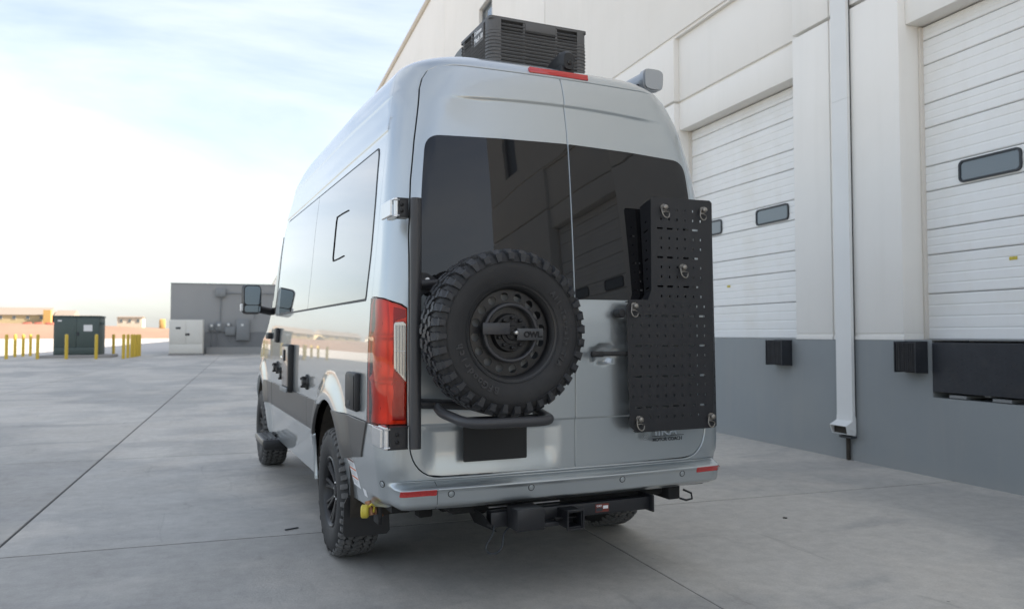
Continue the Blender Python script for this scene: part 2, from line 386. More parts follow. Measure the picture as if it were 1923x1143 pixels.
def text_mesh(s, size, extrude=0.001, align='LEFT', shear=0.0, bold=0.0, sx=1.0):
    c = bpy.data.curves.new('t', 'FONT'); c.body = s; c.size = size; c.extrude = extrude; c.align_x = align; c.shear = shear; c.offset = bold; c.resolution_u = 3
    o = bpy.data.objects.new('t', c); COL.objects.link(o)
    dg = bpy.context.evaluated_depsgraph_get(); me = bpy.data.meshes.new_from_object(o.evaluated_get(dg))
    bpy.data.objects.remove(o); bpy.data.curves.remove(c)
    if sx != 1.0: me.transform(Matrix.Diagonal((sx, 1, 1, 1)))
    return me
def text(name, s, size, m, parent, mtx, extrude=0.001, wc=True, **k):
    me = text_mesh(s, size, extrude, **k); me.materials.clear(); me.transform(mtx)
    return put(name, me, m, parent, wc)

# ------------------------------------------------------------------ frame of the warehouse: local x along the wall (away), y out from the wall, z up
W0 = (4.573, 0.701, 0.0)
WR = PI / 2 - WY
WM = Matrix.Translation(W0) @ Matrix.Rotation(WR, 4, 'Z')
def wpt(t, n, z=0.0): return WM @ Vector((t, n, z))

# ================================================================== GROUND
terrain = put('desert_ground', box_mesh(-2600, 2600, -1500, 3200, -1.2, -0.30), 'desert'); terrain['kind'] = 'structure'
# paved lot base (seen through the joints)
pav = empty('concrete_pavement', W0, WR, kind='structure')
base = put('joint_bed', box_mesh(-60, 290, -0.25, 84, -0.28, -0.0035), 'joint', pav); base['kind'] = 'structure'
tj = [-17.1, -13.5, -9.8, -6.4, -3.1, 0.68] + [4.62 + 3.9 * k for k in range(14)]
nj = [-0.12, 3.89, 7.58, 11.3, 15.0, 18.7, 22.4, 26.1, 29.8, 33.5, 37.2, 40.9, 44.6]
cnt = 0
for i in range(len(tj) - 1):
    for j in range(len(nj) - 1):
        if j > 7 and i > 14: pass
        g = 0.0085
        gl = .003 if j == 0 else .0085; gr = .003 if j == 0 else .0085
        if j == 1: gl = .003
        L = tj[i + 1] - tj[i] - 2 * g; B = nj[j + 1] - nj[j] - gl - gr
        me = box_mesh(0, L, 0, B, -0.04, 0, bev=0.004 if i < 9 and j < 6 else 0.0, seg=1)
        o = put('slab', me, 'slab', pav)
        o.location = (tj[i] + g, nj[j] + gl, random.uniform(-.001, .001))
lot = put('far_paving', box_mesh(tj[-1] + .01, 290, -0.1, 84, -0.05, -0.001), 'lot', pav)
lot2 = put('side_paving', box_mesh(-60, tj[-1], nj[-1] + .01, 84, -0.05, -0.002), 'lot', pav)
lot3 = put('rear_paving', box_mesh(-60, tj[0] - .01, -0.1, nj[-1], -0.05, -0.001), 'lot', pav)

# ================================================================== WAREHOUSE
wh = empty('warehouse', W0, WR, label='long off white concrete warehouse with grey painted base and dock doors right of the van', cat='warehouse')
T0, T1 = -11.8, 262.0
DOORS = [(-8.54, -5.82), (-1.50, 1.22), (2.81, 5.53), (9.85, 12.57), (14.16, 16.88)]
def W(name, t0, t1, n0, n1, z0, z1, m, bev=0.0, parent=None, **k):
    return box(name, (t0, t1, n0, n1, z0, z1), m, parent or wh, bev, **k)
ZD0, ZD1, ZB = 1.28, 4.42, 5.83
# grey base, with the leveler pit left open below the right-hand door
PIT = (-1.42, 0.89)
W('grey_base', T0, PIT[0], -0.5, 0, 0.0, ZD0 - .002, 'wall_grey')
W('grey_base', PIT[1], T1, -0.5, 0, 0.0, ZD0 - .002, 'wall_grey')
W('grey_base', PIT[0], PIT[1], -0.5, 0, 0.0, 0.745, 'wall_grey')
W('back_wall', T0, T1, -0.9, -0.46, 0.0, 13.0, 'wall_white')
# piers between the doors: flush with the base; grooves at 1.30..1.34, 4.83..4.87 and 5.83..5.87
edges = [T0] + [e for d in DOORS for e in d] + [T1]
def pier(t0, t1):
    W('ledge_backing', t0, t1, -0.45, -0.008, ZD0 + .0352, ZD0 + .0648, 'wall_white')
    for z0, z1 in ((ZD0, ZD0 + .035), (ZD0 + .065, 4.83), (4.87, ZB)):
        if z0 == ZD0:
            W('base_ledge', t0, t1, -0.45, 0.004, z0, z1, 'wall_white')
        else:
            W('wall_panel', t0, t1, -0.45, 0.0, z0, z1, 'wall_white', bev=0.006)
for i in range(0, len(edges), 2):
    a, b = edges[i], edges[i + 1]
    if a < 2.19 < b and b - a < 5: pier(a, 2.185); pier(2.205, b)
    else: pier(a, b)
for (a, b) in DOORS:
    W('door_header', a + .002, b - .002, -0.45, -0.09, ZD1, 4.83, 'wall_white', bev=0.006)
    W('door_header', a + .002, b - .002, -0.45, -0.09, 4.87, ZB, 'wall_white', bev=0.006)
W('groove_backing', T0, T1, -0.46, -0.13, 4.83, 4.87, 'wall_white')
W('groove_backing', T0, T1, -0.46, -0.03, ZB, ZB + .04, 'wall_white')
# upper wall in panels with vertical joints; one carries a window
vj = [T0, -7.2, 1.99, 10.93, 20.1, 29.3, 38.5, 47.7, 56.9, 66.1, 84, 102, 130, 160, 200, T1]
UZ = ZB + .04
for a, b in zip(vj, vj[1:]):
    g = .012
    if a in (10.93, T0):
        wa, wb = (14.80, 16.02) if a == 10.93 else (-10.7, -9.9); z0, z1 = (8.95, 10.42) if a > 0 else (6.3, 8.6)
        me = poly_plate([(a + g, UZ), (b - g, UZ), (b - g, 13.2), (a + g, 13.2)], [[(wa, z0), (wb, z0), (wb, z1), (wa, z1)]], 0.43, base=-0.43)
        put('wall_panel', me, 'wall_white', wh)
        fr = bmesh.new()
        for q in ((wa, wa + .05, z0, z1), (wb - .05, wb, z0, z1), (wa + .05, wb - .05, z0, z0 + .05), (wa + .05, wb - .05, z1 - .05, z1)):
            add_box(fr, q[0], q[1], -.17, -.09, q[2], q[3])
        wf = put('window', bm_mesh(fr), 'galv', wh)
        put('pane', box_mesh(wa + .05, wb - .05, -.15, -.13, z0 + .05, z1 - .05), 'window_blue', wf)
    else:
        W('wall_panel', a + g, b - g, -0.43, 0.0, UZ, 13.2, 'wall_white', bev=0.008 if b < 60 else 0)
W('parapet_cap', T0 - .05, T1 + .05, -0.95, 0.05, 13.2, 13.42, 'tan_cap', bev=.01)
W('parapet_cap', T0 - .05, T1 + .05, -0.95, 0.02, 13.42, 13.52, 'trim')
W('roof', T0, T1, -60, -0.95, 12.6, 12.9, 'pad')
W('end_wall', T1 - .4, T1, -60, -0.95, 0, 12.6, 'wall_white')
W('end_wall', T0, T0 + .4, -60, -0.95, 0, 12.6, 'wall_white')
W('rear_wall', T0, T1, -60.4, -60, 0, 12.9, 'wall_white')
# small scupper heads below the parapet
for t in (31.0, 58.0, 92.0):
    bm = bmesh.new(); add_box(bm, t, t + .35, 0, .28, 12.35, 12.75, .02); add_box(bm, t + .1, t + .25, .02, .14, 11.2, 12.35)
    put('scupper_head', bm_mesh(bm), 'downspout', wh)

# dock doors: each section its own piece (ribbed steel)
SEAMS = [1.285, 1.735, 2.12, 2.37, 2.75, 3.0, 3.385, 3.63, 4.02, 4.27, 4.415]
def section_mesh(w, h):
    """ribbed section, local x 0..w, z 0..h, face towards +y"""
    prof = [(0.0, -.03), (0.0, 0.0), (.004, .008), (.012, .012)]
    n = 3 if h > .34 else 2
    for k in range(1, n + 1):
        zc = h * k / (n + 1)
        prof += [(zc - .011, .012), (zc - .004, .0085), (zc + .004, .0085), (zc + .011, .012)]
    prof += [(h - .012, .012), (h - .004, .008), (h - .001, 0.0), (h - .001, -.03)]
    bm = bmesh.new(); A = [bm.verts.new((0, y, z)) for z, y in prof]; B = [bm.verts.new((w, y, z)) for z, y in prof]
    for i in range(len(prof) - 1): bm.faces.new((A[i], B[i], B[i + 1], A[i + 1]))
    bm.faces.new(A[::-1]); bm.faces.new(B)
    bmesh.ops.recalc_face_normals(bm, faces=bm.faces)
    return bm_mesh(bm)
SM = {}
for di, (a, b) in enumerate(DOORS):
    d = bpy.data.objects.new('dock_door', None); COL.objects.link(d); d.parent = wh; d.location = (a + .03, -0.30, 0)
    for z0, z1 in zip(SEAMS, SEAMS[1:]):
        key = round(z1 - z0, 3)
        if key not in SM:
            SM[key] = section_mesh(2.66, z1 - z0 - .005); SM[key].materials.append(M['door_white'])
        o = bpy.data.objects.new('door_section', SM[key]); COL.objects.link(o); o.parent = d; o.location = (0, 0, z0)
    # windows: sealed rounded lights in the wide section
    for (wa, wb) in (((0.39, 1.03), (1.63, 2.27)) if a < 0 else ((0.43, 1.09), (1.88, 2.50))):
        za, zb = 2.765, 2.975
        me = poly_plate(rrect(wa, wb, za, zb, .05), [rrect(wa + .02, wb - .02, za + .02, zb - .02, .035)], .022, base=.008)
        o = put('window_seal', sharp(me), 'seal', d)
        put('window_pane', poly_plate(rrect(wa + .018, wb - .018, za + .018, zb - .018, .036), [], .004, base=.016), 'window_blue', d)
    for q in ((-.03, .0, -.03, .05), (2.66, 2.69, -.03, .05)):
        o = box('door_jamb_seal', (q[0] + .001, q[1] - .001, q[2], q[3], 1.285, 4.41), 'trim', d, bev=.004)
    o = box('yellow_tag', (1.7, 1.78, .0135, .0145, 1.99, 2.02), 'yellow_cap', d)
# dark bottom seal / sill under the doors
for (a, b) in DOORS: W('door_sill', a + .005, b - .005, -0.30, -0.002, ZD0 - .002, ZD0 + .004, 'galv')
# dock bumpers with ribs and bolts
def dock_bumper(t0, t1):
    bm = bmesh.new(); n = 9; w = (t1 - t0) / n
    for k in range(n): add_box(bm, t0 + k * w + .001, t0 + (k + 1) * w - .001, .012, .145 - random.random() * .006, .98, 1.255, .006, 1)
    o = put('dock_bumper', sharp(bm_mesh(bm)), 'bumper_rubber', wh)
    b2 = bmesh.new(); add_box(b2, t0 - .012, t1 + .012, 0.001, .012, .965, 1.27); add_box(b2, t0 - .012, t0 - .002, .012, .15, .97, 1.265); add_box(b2, t1 + .002, t1 + .012, .012, .15, .97, 1.265)
    add_tube(b2, [(t0 - .02, .10, 1.2), (t1 + .02, .10, 1.2)], .010, 8); add_tube(b2, [(t0 - .02, .10, 1.03), (t1 + .02, .10, 1.03)], .010, 8)
    put('bumper_bracket', bm_mesh(b2), 'leveler', o)
for t0, t1 in ((2.90, 3.18), (0.95, 1.19), (5.10, 5.38), (-1.75, -1.50), (-5.75, -5.5)): dock_bumper(t0, t1)
# dock leveler in its pit
lv = empty('leveler_root', (0, 0, 0)); bpy.data.objects.remove(lv)
lvo = put('dock_leveler', box_mesh(PIT[0] + .01, PIT[1] - .01, -.42, -.02, 1.235, 1.262), 'leveler', wh)
bm = bmesh.new(); add_box(bm, PIT[0] + .02, PIT[1] - .02, .004, .022, .80, 1.255, .003, 1)
for k in range(46):
    for q in range(9):
        tx = PIT[0] + .05 + k * .048; zz = .835 + q * .046 + (.023 if k % 2 else 0)
        if zz < 1.235 and tx < PIT[1] - .05:
            s = 1 if (k + q) % 2 else -1
            c = Vector((tx, .0235, zz)); d1 = Vector((.012, 0, .006 * s)); d2 = Vector((-.002 * s, 0, .004))
            vs = [bm.verts.new(c + d1), bm.verts.new(c + d2), bm.verts.new(c - d1), bm.verts.new(c - d2)]
            top = bm.verts.new(c + Vector((0, .0025, 0)))
            for e in range(4): bm.faces.new((vs[e], vs[(e + 1) % 4], top))
put('leveler_lip', bm_mesh(bm), 'leveler', lvo)
for t in (.62, .18, -.4, -.95): put('lip_keeper', box_mesh(t - .09, t + .09, -.3, .0, .752, .782, .003, 1), 'galv', lvo)
for t in (.33, -.28): put('lip_strut', box_mesh(t - .03, t + .03, -.3, -.02, .785, .95), 'galv', lvo)
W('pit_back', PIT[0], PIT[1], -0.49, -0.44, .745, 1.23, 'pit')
# downspout at the pier: square pipe, two straps, boot outlet at the bottom
ds = W('downspout', 1.866, 2.097, 0.022, 0.058, 3.862, 13.0, 'downspout')
W('downspout_lower', 1.8665, 2.0965, 0.022, 0.0575, 0.46, 3.86, 'downspout', parent=ds)
W('shadow_strip', 1.872, 2.09, 0.002, 0.021, 0.45, 13.0, 'seal', parent=ds)  # solid dark strip, stands in for the shadow line behind the pipe
for zs in (5.9, 8.8): W('strap', 1.835, 2.125, 0.002, 0.068, zs, zs + .035, 'downspout', parent=ds)
bm = bmesh.new()
def q4(t0, t1, n0, n1, za, zb): return [bm.verts.new(p) for p in ((t0, n0, za), (t1, n0, za), (t1, n1, zb), (t0, n1, zb))]
A = q4(1.864, 2.099, .018, .060, .47, .47); Bq = q4(1.862, 2.101, .018, .062, .42, .42); Cq = q4(1.860, 2.104, .018, .150, .30, .372); Dq = q4(1.870, 2.094, .018, .128, .262, .285)
for X, Y in ((A, Bq), (Bq, Cq)):
    for i, j in ((1, 2), (2, 3), (3, 0)): bm.faces.new((X[i], X[j], Y[j], Y[i]))
bm.faces.new((Cq[3], Cq[0], Dq[0], Dq[3])); bm.faces.new((Cq[1], Cq[2], Dq[2], Dq[1])); bm.faces.new(Dq)
bmesh.ops.recalc_face_normals(bm, faces=bm.faces); bmesh.ops.solidify(bm, geom=bm.faces[:], thickness=.005)
put('outlet_boot', bm_mesh(bm), 'downspout', ds)
W('outlet_opening', 1.874, 2.090, 0.02, 0.10, .29, .36, 'dusty', parent=ds)
W('drain_pipe', 1.955, 1.995, 0.003, 0.04, .0, .255, 'dusty', bev=.012)
W('drain_collar', 1.86, 2.03, .012, .09, .240, .262, 'seal', parent=ds)

# ================================================================== UTILITY ENCLOSURE and yard things
enc = empty('utility_enclosure', wpt(53, 5.5), WR, label='low grey walled utility enclosure beyond the van with meters and conduit on its face', cat='enclosure')
def E_(name, n0, n1, t0, t1, z0, z1, m, bev=0.0, parent=None, **k):
    return box(name, (t0, t1, n0 - 5.5, n1 - 5.5, z0, z1), m, parent or enc, bev, **k)
E_('upper_wall', 0.05, 10.91, 0, 12, 1.50, 4.80, 'enclosure')
E_('lower_wall', 0.05, 10.90, -.012, 11.99, 0, 1.485, 'enclosure_low')
E_('cap_strip', .05, 10.93, -.03, 12.02, 4.80, 4.86, 'galv')
E_('base_curb', .05, 8.6, -.35, -.02, 0, .48, 'enclosure')
E_('junction_box', 7.40, 8.07, -.25, -.002, 3.95, 4.53, 'galv', bev=.02)
E_('meter_box', 8.13, 8.45, -.2, -.013, 1.62, 2.10, 'galv', bev=.02)
E_('meter_box', 7.62, 8.00, -.2, -.013, 1.62, 2.20, 'galv', bev=.02)
E_('meter_box', 6.75, 7.41, -.22, -.013, 1.30, 1.88, 'galv', bev=.02)
E_('meter_box', 7.05, 7.35, -.22, -.013, 1.89, 2.15, 'galv', bev=.02)
E_('disconnect_box', 5.83, 6.69, -.3, -.013, 0.95, 2.42, 'galv', bev=.03)
E_('wall_light', 3.6, 4.1, -.2, -.002, 3.2, 3.5, 'galv', bev=.02)
for i, (a, b) in enumerate((((-.1, 2.23, 3.95), (-.1, 2.23, 2.2)), ((-.08, 1.9, 4.2), (-.08, -5.2, 4.2)), ((-.1, 2.75, 1.62), (-.1, 2.75, .5)), ((-.1, 2.4, 1.62), (-.1, 2.4, .5)), ((-.1, 1.6, 1.3), (-.1, 1.6, .85)), ((-.1, .0, 2.42), (-.1, .0, 4.2)), ((-.1, 2.9, 1.55), (-.1, .9, 1.55)))):
    tube('conduit', [a, b], .035, 'galv', enc, 8)
for n, z in ((8.29, 1.95), (7.82, 2.0), (7.2, 2.02), (6.3, 2.0)):
    me = lathe_mesh([(-.28, 0.001), (-.28, .07), (-.2, .09)], 16); me.transform(Matrix.Translation((0, n - 5.5, z)) @ Matrix.Rotation(-PI / 2, 4, 'Z'))
    E_('meter_dial', n - .08, n + .08, -.31, -.29, z - .08, z + .08, 'white_plastic', bev=.02)
cab = empty('switch_cabinet', wpt(51.3, 9.75), WR, label='tall white electrical switch cabinet at the left end of the grey enclosure', cat='electrical cabinet')
box('cabinet_body', (-.8, .8, -1.02, 1.02, .1, 2.31), 'cabinet', cab, bev=.02)
box('plinth', (-.84, .84, -1.06, 1.06, 0, .098), 'pad', cab)
box('door', (-.83, -.803, .02, .99, .75, 2.28), 'cabinet', cab, bev=.008)
box('door', (-.83, -.803, -.99, -.0, .75, 2.28), 'cabinet', cab, bev=.008)
box('lower_panel', (-.825, -.803, -.99, .99, .13, .73), 'cabinet', cab, bev=.008)
box('vent', (-.836, -.831, .33, .62, 1.70, 1.83), 'seal', cab); box('vent', (-.836, -.831, -.22, .05, 1.28, 1.42), 'seal', cab)
box('warning_label', (-.834, -.831, -.16, -.08, 1.55, 1.68), 'sticker', cab)
tr = empty('pad_transformer', wpt(47.0, 15.45), WR, label='dark green box transformer on a concrete pad behind the yellow bollards', cat='transformer')
box('pad', (-.7, 2.3, -1.9, 1.85, 0, .16), 'pad', tr, bev=.02)
box('cabinet_body', (0, 1.9, -1.2, 1.2, .16, 2.38), 'transformer', tr, bev=.025)
box('lid', (-.05, 1.95, -1.24, 1.24, 2.382, 2.46), 'transformer', tr, bev=.02)
box('door', (-.03, -.001, .02, 1.16, .62, 2.33), 'transformer', tr, bev=.008); box('door', (-.03, -.001, -1.16, -.0, .62, 2.33), 'transformer', tr, bev=.008)
box('lower_panel', (-.04, -.001, -1.17, 1.17, .2, .60), 'transformer', tr, bev=.008)
box('warning_label', (-.036, -.0305, -.82, -.36, 1.55, 1.92), 'sticker', tr); box('warning_label', (-.036, -.0305, .78, .99, 2.12, 2.20), 'sticker', tr)
box('handle', (-.07, -.0305, -.12, -.02, 1.28, 1.50), 'seal', tr, bev=.01); box('side_bracket', (.1, .35, -1.42, -1.2, 1.95, 2.1), 'transformer', tr, bev=.01)

bm = bmesh.new()
add_lathe(bm, [(0, .085), (1.30, .085), (1.335, .078), (1.362, .055), (1.375, .0005)], 20, Matrix.Rotation(PI / 2, 4, 'X'))
post_me = sharp(bm_mesh(bm)); post_me.materials.append(M['yellow'])
BOL = [(45.37, 18.6, 'yellow bollard farthest left in the photo'), (50.0, 19.3, 'second yellow bollard from the left edge of the photo'), (51.2, 19.15, 'middle yellow bollard of the five left of the green transformer'), (52.4, 19.02, 'thin looking yellow bollard just left of the one nearest the transformer'),
       (44.75, 16.96, 'yellow bollard closest on the left side of the green transformer'), (44.2, 15.44, 'yellow bollard in front of the left part of the green transformer'), (43.6, 13.87, 'yellow bollard in front of the right edge of the green transformer'),
       (49.1, 13.79, 'lone darker yellow bollard between the transformer and the bollard cluster'), (43.9, 12.55, 'front yellow bollard of the tight cluster left of the white cabinet'), (45.1, 12.48, 'second yellow bollard from the front in the tight cluster'), (46.2, 12.42, 'third yellow bollard from the front in the tight cluster'),
       (47.3, 12.385, 'fourth yellow bollard from the front in the tight cluster'), (48.5, 12.38, 'fifth yellow bollard from the front in the tight cluster'), (49.8, 12.41, 'rearmost yellow bollard of the tight cluster')]
for i, (t, n, lab) in enumerate(BOL):
    o = bpy.data.objects.new('bollard', post_me); COL.objects.link(o)
    o.location = wpt(t, n); o.rotation_euler = (rad(random.uniform(-.6, .6)), rad(random.uniform(-.6, .6)), random.random() * 6)
    o['label'] = lab; o['category'] = 'bollard'; o['group'] = 'yellow bollards in the yard'

# ================================================================== FAR GROUND: dirt bank, houses, trees
bm = bmesh.new(); rows = []
for i in range(61):
    n = 190 - i * 5.0
    h = 3.2 + max(0, (n - 20)) * .038 + 0.5 * noise.noise(Vector((n * .05, 3, 1)))
    rows.append([bm.verts.new(wpt(t, n, z)) for t, z in ((285, -.35), (300, h * .55), (308, h * .93 + .15 * noise.noise(Vector((n * .3, 1, 1)))), (318, h), (620, h + 1.0), (640, -.4))])
for A, Bq in zip(rows, rows[1:]):
    for k in range(5):
        fc = bm.faces.new((A[k], Bq[k], Bq[k + 1], A[k + 1])); fc.smooth = True
bmesh.ops.recalc_face_normals(bm, faces=bm.faces)
bank = put('dirt_bank', bm_mesh(bm), 'dirt'); bank['kind'] = 'structure'
def gable(name, t, n0, n1, dep, zb, hw, hr, wallm, label, wins=3, hip=False):
    """house: base height zb, wall height hw, roof rise hr; long side along n"""
    c = wpt(t, (n0 + n1) / 2, zb); o = empty(name, c, WR, label=label, cat='house')
    w = (n1 - n0) / 2
    bm = bmesh.new(); add_box(bm, 0, dep, -w, w, -1.0, hw); put('wall', bm_mesh(bm), wallm, o)
    bm = bmesh.new(); ov = .5; k = w * .18 if hip else 0
    a = [bm.verts.new(p) for p in ((-ov, -w - ov, hw), (-ov, w + ov, hw), (dep + ov, w + ov, hw), (dep + ov, -w - ov, hw))]
    r1 = bm.verts.new((dep / 2, -w - ov + k, hw + hr)); r2 = bm.verts.new((dep / 2, w + ov - k, hw + hr))
    for q in ((a[0], a[1], r2, r1), (a[2], a[3], r1, r2), (a[1], a[2], r2), (a[3], a[0], r1), (a[3], a[2], a[1], a[0])): bm.faces.new(q)
    bmesh.ops.recalc_face_normals(bm, faces=bm.faces); put('roof', bm_mesh(bm), 'roof_brown', o)
    for i in range(wins):
        y = -w + 2 * w * (i + .5) / wins
        f_ = box('window', (-.12, -.002, y - .6, y + .6, hw * .45, hw * .45 + 1.3), 'house_b', o)
        box('pane', (-.14, -.122, y - .5, y + .5, hw * .45 + .1, hw * .45 + 1.2), 'window_blue', f_)
    return o
gable('house', 318, 73.5, 90.5, 12, 5.6, 2.9, 2.8, 'house_a', 'long pale yellow house with brown roof at the far left', 4)
gable('house', 322, 66.6, 72.0, 12, 5.3, 3.0, 2.2, 'house_b', 'small white gabled house right of the long yellow house', 2)
gable('house', 330, 60.0, 66.0, 10, 5.0, 2.2, 1.6, 'house_a', 'low yellow house partly hidden behind the green transformer', 2)
gable('house', 318, 42.5, 51.0, 9, 4.2, 3.6, .5, 'house_b', 'flat topped pale building between transformer and bollard cluster', 3, True)
gable('house', 322, 95, 112, 12, 6.0, 3.2, 2.6, 'house_a', 'yellow stucco house beyond the left edge of the photo, mirrored in the van side', 4)
gable('house', 322, 118, 136, 12, 6.4, 3.2, 2.6, 'house_b', 'white stucco house between two yellow ones, mirrored in the van side', 4)
gable('house', 322, 142, 160, 12, 7.0, 3.2, 2.6, 'house_a', 'yellow stucco house farthest to the left, mirrored in the van side', 4)
box('shed', (-1.2, 1.2, -1.2, 1.2, -.5, 5.0), 'house_or', None, label='small orange shed box in front of the long yellow house').location = wpt(316, 73.2, 5.2)
bpy.data.objects['shed']['category'] = 'shed'; bpy.data.objects['shed'].rotation_euler = (0, 0, WR)
box('storage_tank', (-1.1, 1.1, -1.1, 1.1, -.5, 3.2), 'house_or', None, bev=.5, label='pale orange tank on the dirt bank left of the grey enclosure').location = wpt(316, 35.4, 4.0)
bpy.data.objects['storage_tank']['category'] = 'tank'
for i, n in enumerate((78, 74.5, 71.2)):
    o = box('barrier', (-.25, .25, -1.3, 1.3, 0, 1.0), 'barrier', None, bev=.05, label=('faded red barrier on the dirt bank, leftmost of three', 'faded red barrier on the dirt bank, middle of three', 'faded red barrier on the dirt bank, rightmost of three')[i])
    o.location = wpt(309, n, 4.7); o.rotation_euler = (0, 0, WR); o['category'] = 'barrier'; o['group'] = 'red barriers on the bank'
def tree(t, n, z, h, label):
    root = empty('tree', wpt(t, n, z), 0, label=label, cat='tree', group='trees behind the houses')
    tube('trunk', [(0, 0, -.5), (.1, 0, h * .3), (.15, .1, h * .55)], [.25, .2, .1], 'trunk', root, 8)
    bm = bmesh.new()
    for k in range(420):
        a = random.random() * 2 * PI; q = (random.random() ** .5) * h * .42; zz = h * (.35 + .6 * random.random())
        q *= max(.25, 1 - abs(zz / h - .62) * 1.7)
        c = Vector((q * math.cos(a), q * math.sin(a), zz)); s = .35 + random.random() * .4
        d1 = Vector((random.uniform(-1, 1), random.uniform(-1, 1), random.uniform(-1, 1))).normalized() * s; d2 = d1.orthogonal().normalized() * s
        bm.faces.new([bm.verts.new(c + d1), bm.verts.new(c + d2), bm.verts.new(c - d1)])
    cr_ = put('crown', bm_mesh(bm), 'tree_leaf', root)
tree(345, 113, 6, 6.5, 'smaller dusty tree mirrored in the van side behind the houses')
tree(345, 139, 6.5, 7.0, 'larger dusty tree mirrored in the van side behind the houses')

# ================================================================== VAN BODY SURFACE
# s = distance round the plan outline from the rear centre (negative = left side), z = height
def interp(T,z):
    # monotone-ish cubic hermite
    n=len(T)
    if z<=T[0][0]:return T[0][1]
    if z>=T[-1][0]:return T[-1][1]
    i=0
    while T[i+1][0]<z:i+=1
    x0,y0=T[i];x1,y1=T[i+1];h=x1-x0
    def sl(k):
        if k<=0:return (T[1][1]-T[0][1])/(T[1][0]-T[0][0])
        if k>=n-1:return (T[-1][1]-T[-2][1])/(T[-1][0]-T[-2][0])
        a=(T[k][1]-T[k-1][1])/(T[k][0]-T[k-1][0]);b=(T[k+1][1]-T[k][1])/(T[k+1][0]-T[k][0])
        return 0 if a*b<=0 else 2*a*b/(a+b)
    m0=sl(i);m1=sl(i+1);t=(z-x0)/h
    return (2*t**3-3*t*t+1)*y0+(t**3-2*t*t+t)*h*m0+(3*t*t-2*t**3)*y1+(t**3-t*t)*h*m1
def sm(a,b,x):
    t=min(1,max(0,(x-a)/(b-a)));return t*t*(3-2*t)
TW=[(.3,.975),(.5,.985),(.6,.995),(.75,1.015),(.95,1.018),(1.2,1.015),(1.5,.997),(1.8,.970),(2.1,.945),(2.3,.923),(2.45,.903),(2.56,.888),(2.66,.865),(2.74,.83),(2.80,.765),(2.845,.60),(2.86,.35)]
TY=[(.3,.10),(.5,.075),(.66,.06),(1.4,.06),(1.5,.065),(1.8,.085),(2.1,.11),(2.3,.13),(2.5,.155),(2.66,.19),(2.76,.235),(2.82,.30),(2.85,.40),(2.86,.55)]
TF=[(.3,5.7),(1.1,5.72),(1.25,5.55),(1.40,5.1),(1.5,4.95),(2.0,4.62),(2.4,4.3),(2.6,4.0),(2.7,3.7),(2.8,3.2),(2.86,2.8)]
TR=[(.3,.15),(1.0,.15),(1.6,.15),(2.2,.18),(2.5,.24),(2.7,.3),(2.8,.28),(2.86,.15)]
TRF=[(.3,.4),(2.0,.4),(2.7,.35),(2.8,.28),(2.86,.15)]
def P(s,z):
    W=interp(TW,z);Y0=interp(TY,z);YF=interp(TF,z);r=interp(TR,z);rf=interp(TRF,z)
    a=abs(s);sg=-1 if s<0 else 1
    L1=W-r;L2=L1+math.pi*r/2;Ls=YF-rf-Y0-r;L3=L2+Ls;L4=L3+math.pi*rf/2
    if a<=L1:x=a;y=Y0
    elif a<=L2:
        t=(a-L1)/r;x=L1+r*math.sin(t);y=Y0+r-r*math.cos(t)
    elif a<=L3:x=W;y=Y0+r+a-L2
    elif a<=L4:
        t=(a-L3)/rf;x=W-rf+rf*math.cos(t);y=YF-rf+rf*math.sin(t)
    else:
        x=max(0,W-rf-(a-L4));y=YF
    y+=.035*(x/W)**2*max(0,1-(y-Y0)/.6)**2 if y<Y0+.6 else 0
    x*=1-(.03+.07*sm(1.3,2.0,z))*sm(4.0,5.7,y)
    zz=z+.045*sm(.25,1.6,y)*sm(2.3,2.75,z)
    return (sg*x,y,zz)
def s_x(x,z):
    W=interp(TW,z);r=interp(TR,z);a=abs(x);L1=W-r
    s=a if a<=L1 else L1+r*math.asin(min(1,(a-L1)/r))
    return math.copysign(s,x)
def s_y(y,z,side=-1):
    W=interp(TW,z);Y0=interp(TY,z);r=interp(TR,z);YF=interp(TF,z);rf=interp(TRF,z)
    L1=W-r;L2=L1+math.pi*r/2;L3=L2+YF-rf-Y0-r
    if y>=Y0+r:
        a=L2+y-Y0-r
        if a>L3:
            a=L3+rf*math.asin(min(1,(y-(YF-rf))/rf))
    elif y>Y0:
        # corner
        a=L1+r*math.acos(max(-1,min(1,(Y0+r-y)/r)))
    else:a=L1
    return side*a
WC_Y, WC_Z, FW_Y = 1.30, 0.385, 1.30 + 3.665       # wheel centres
def xyz(s, z): return P(s, z)
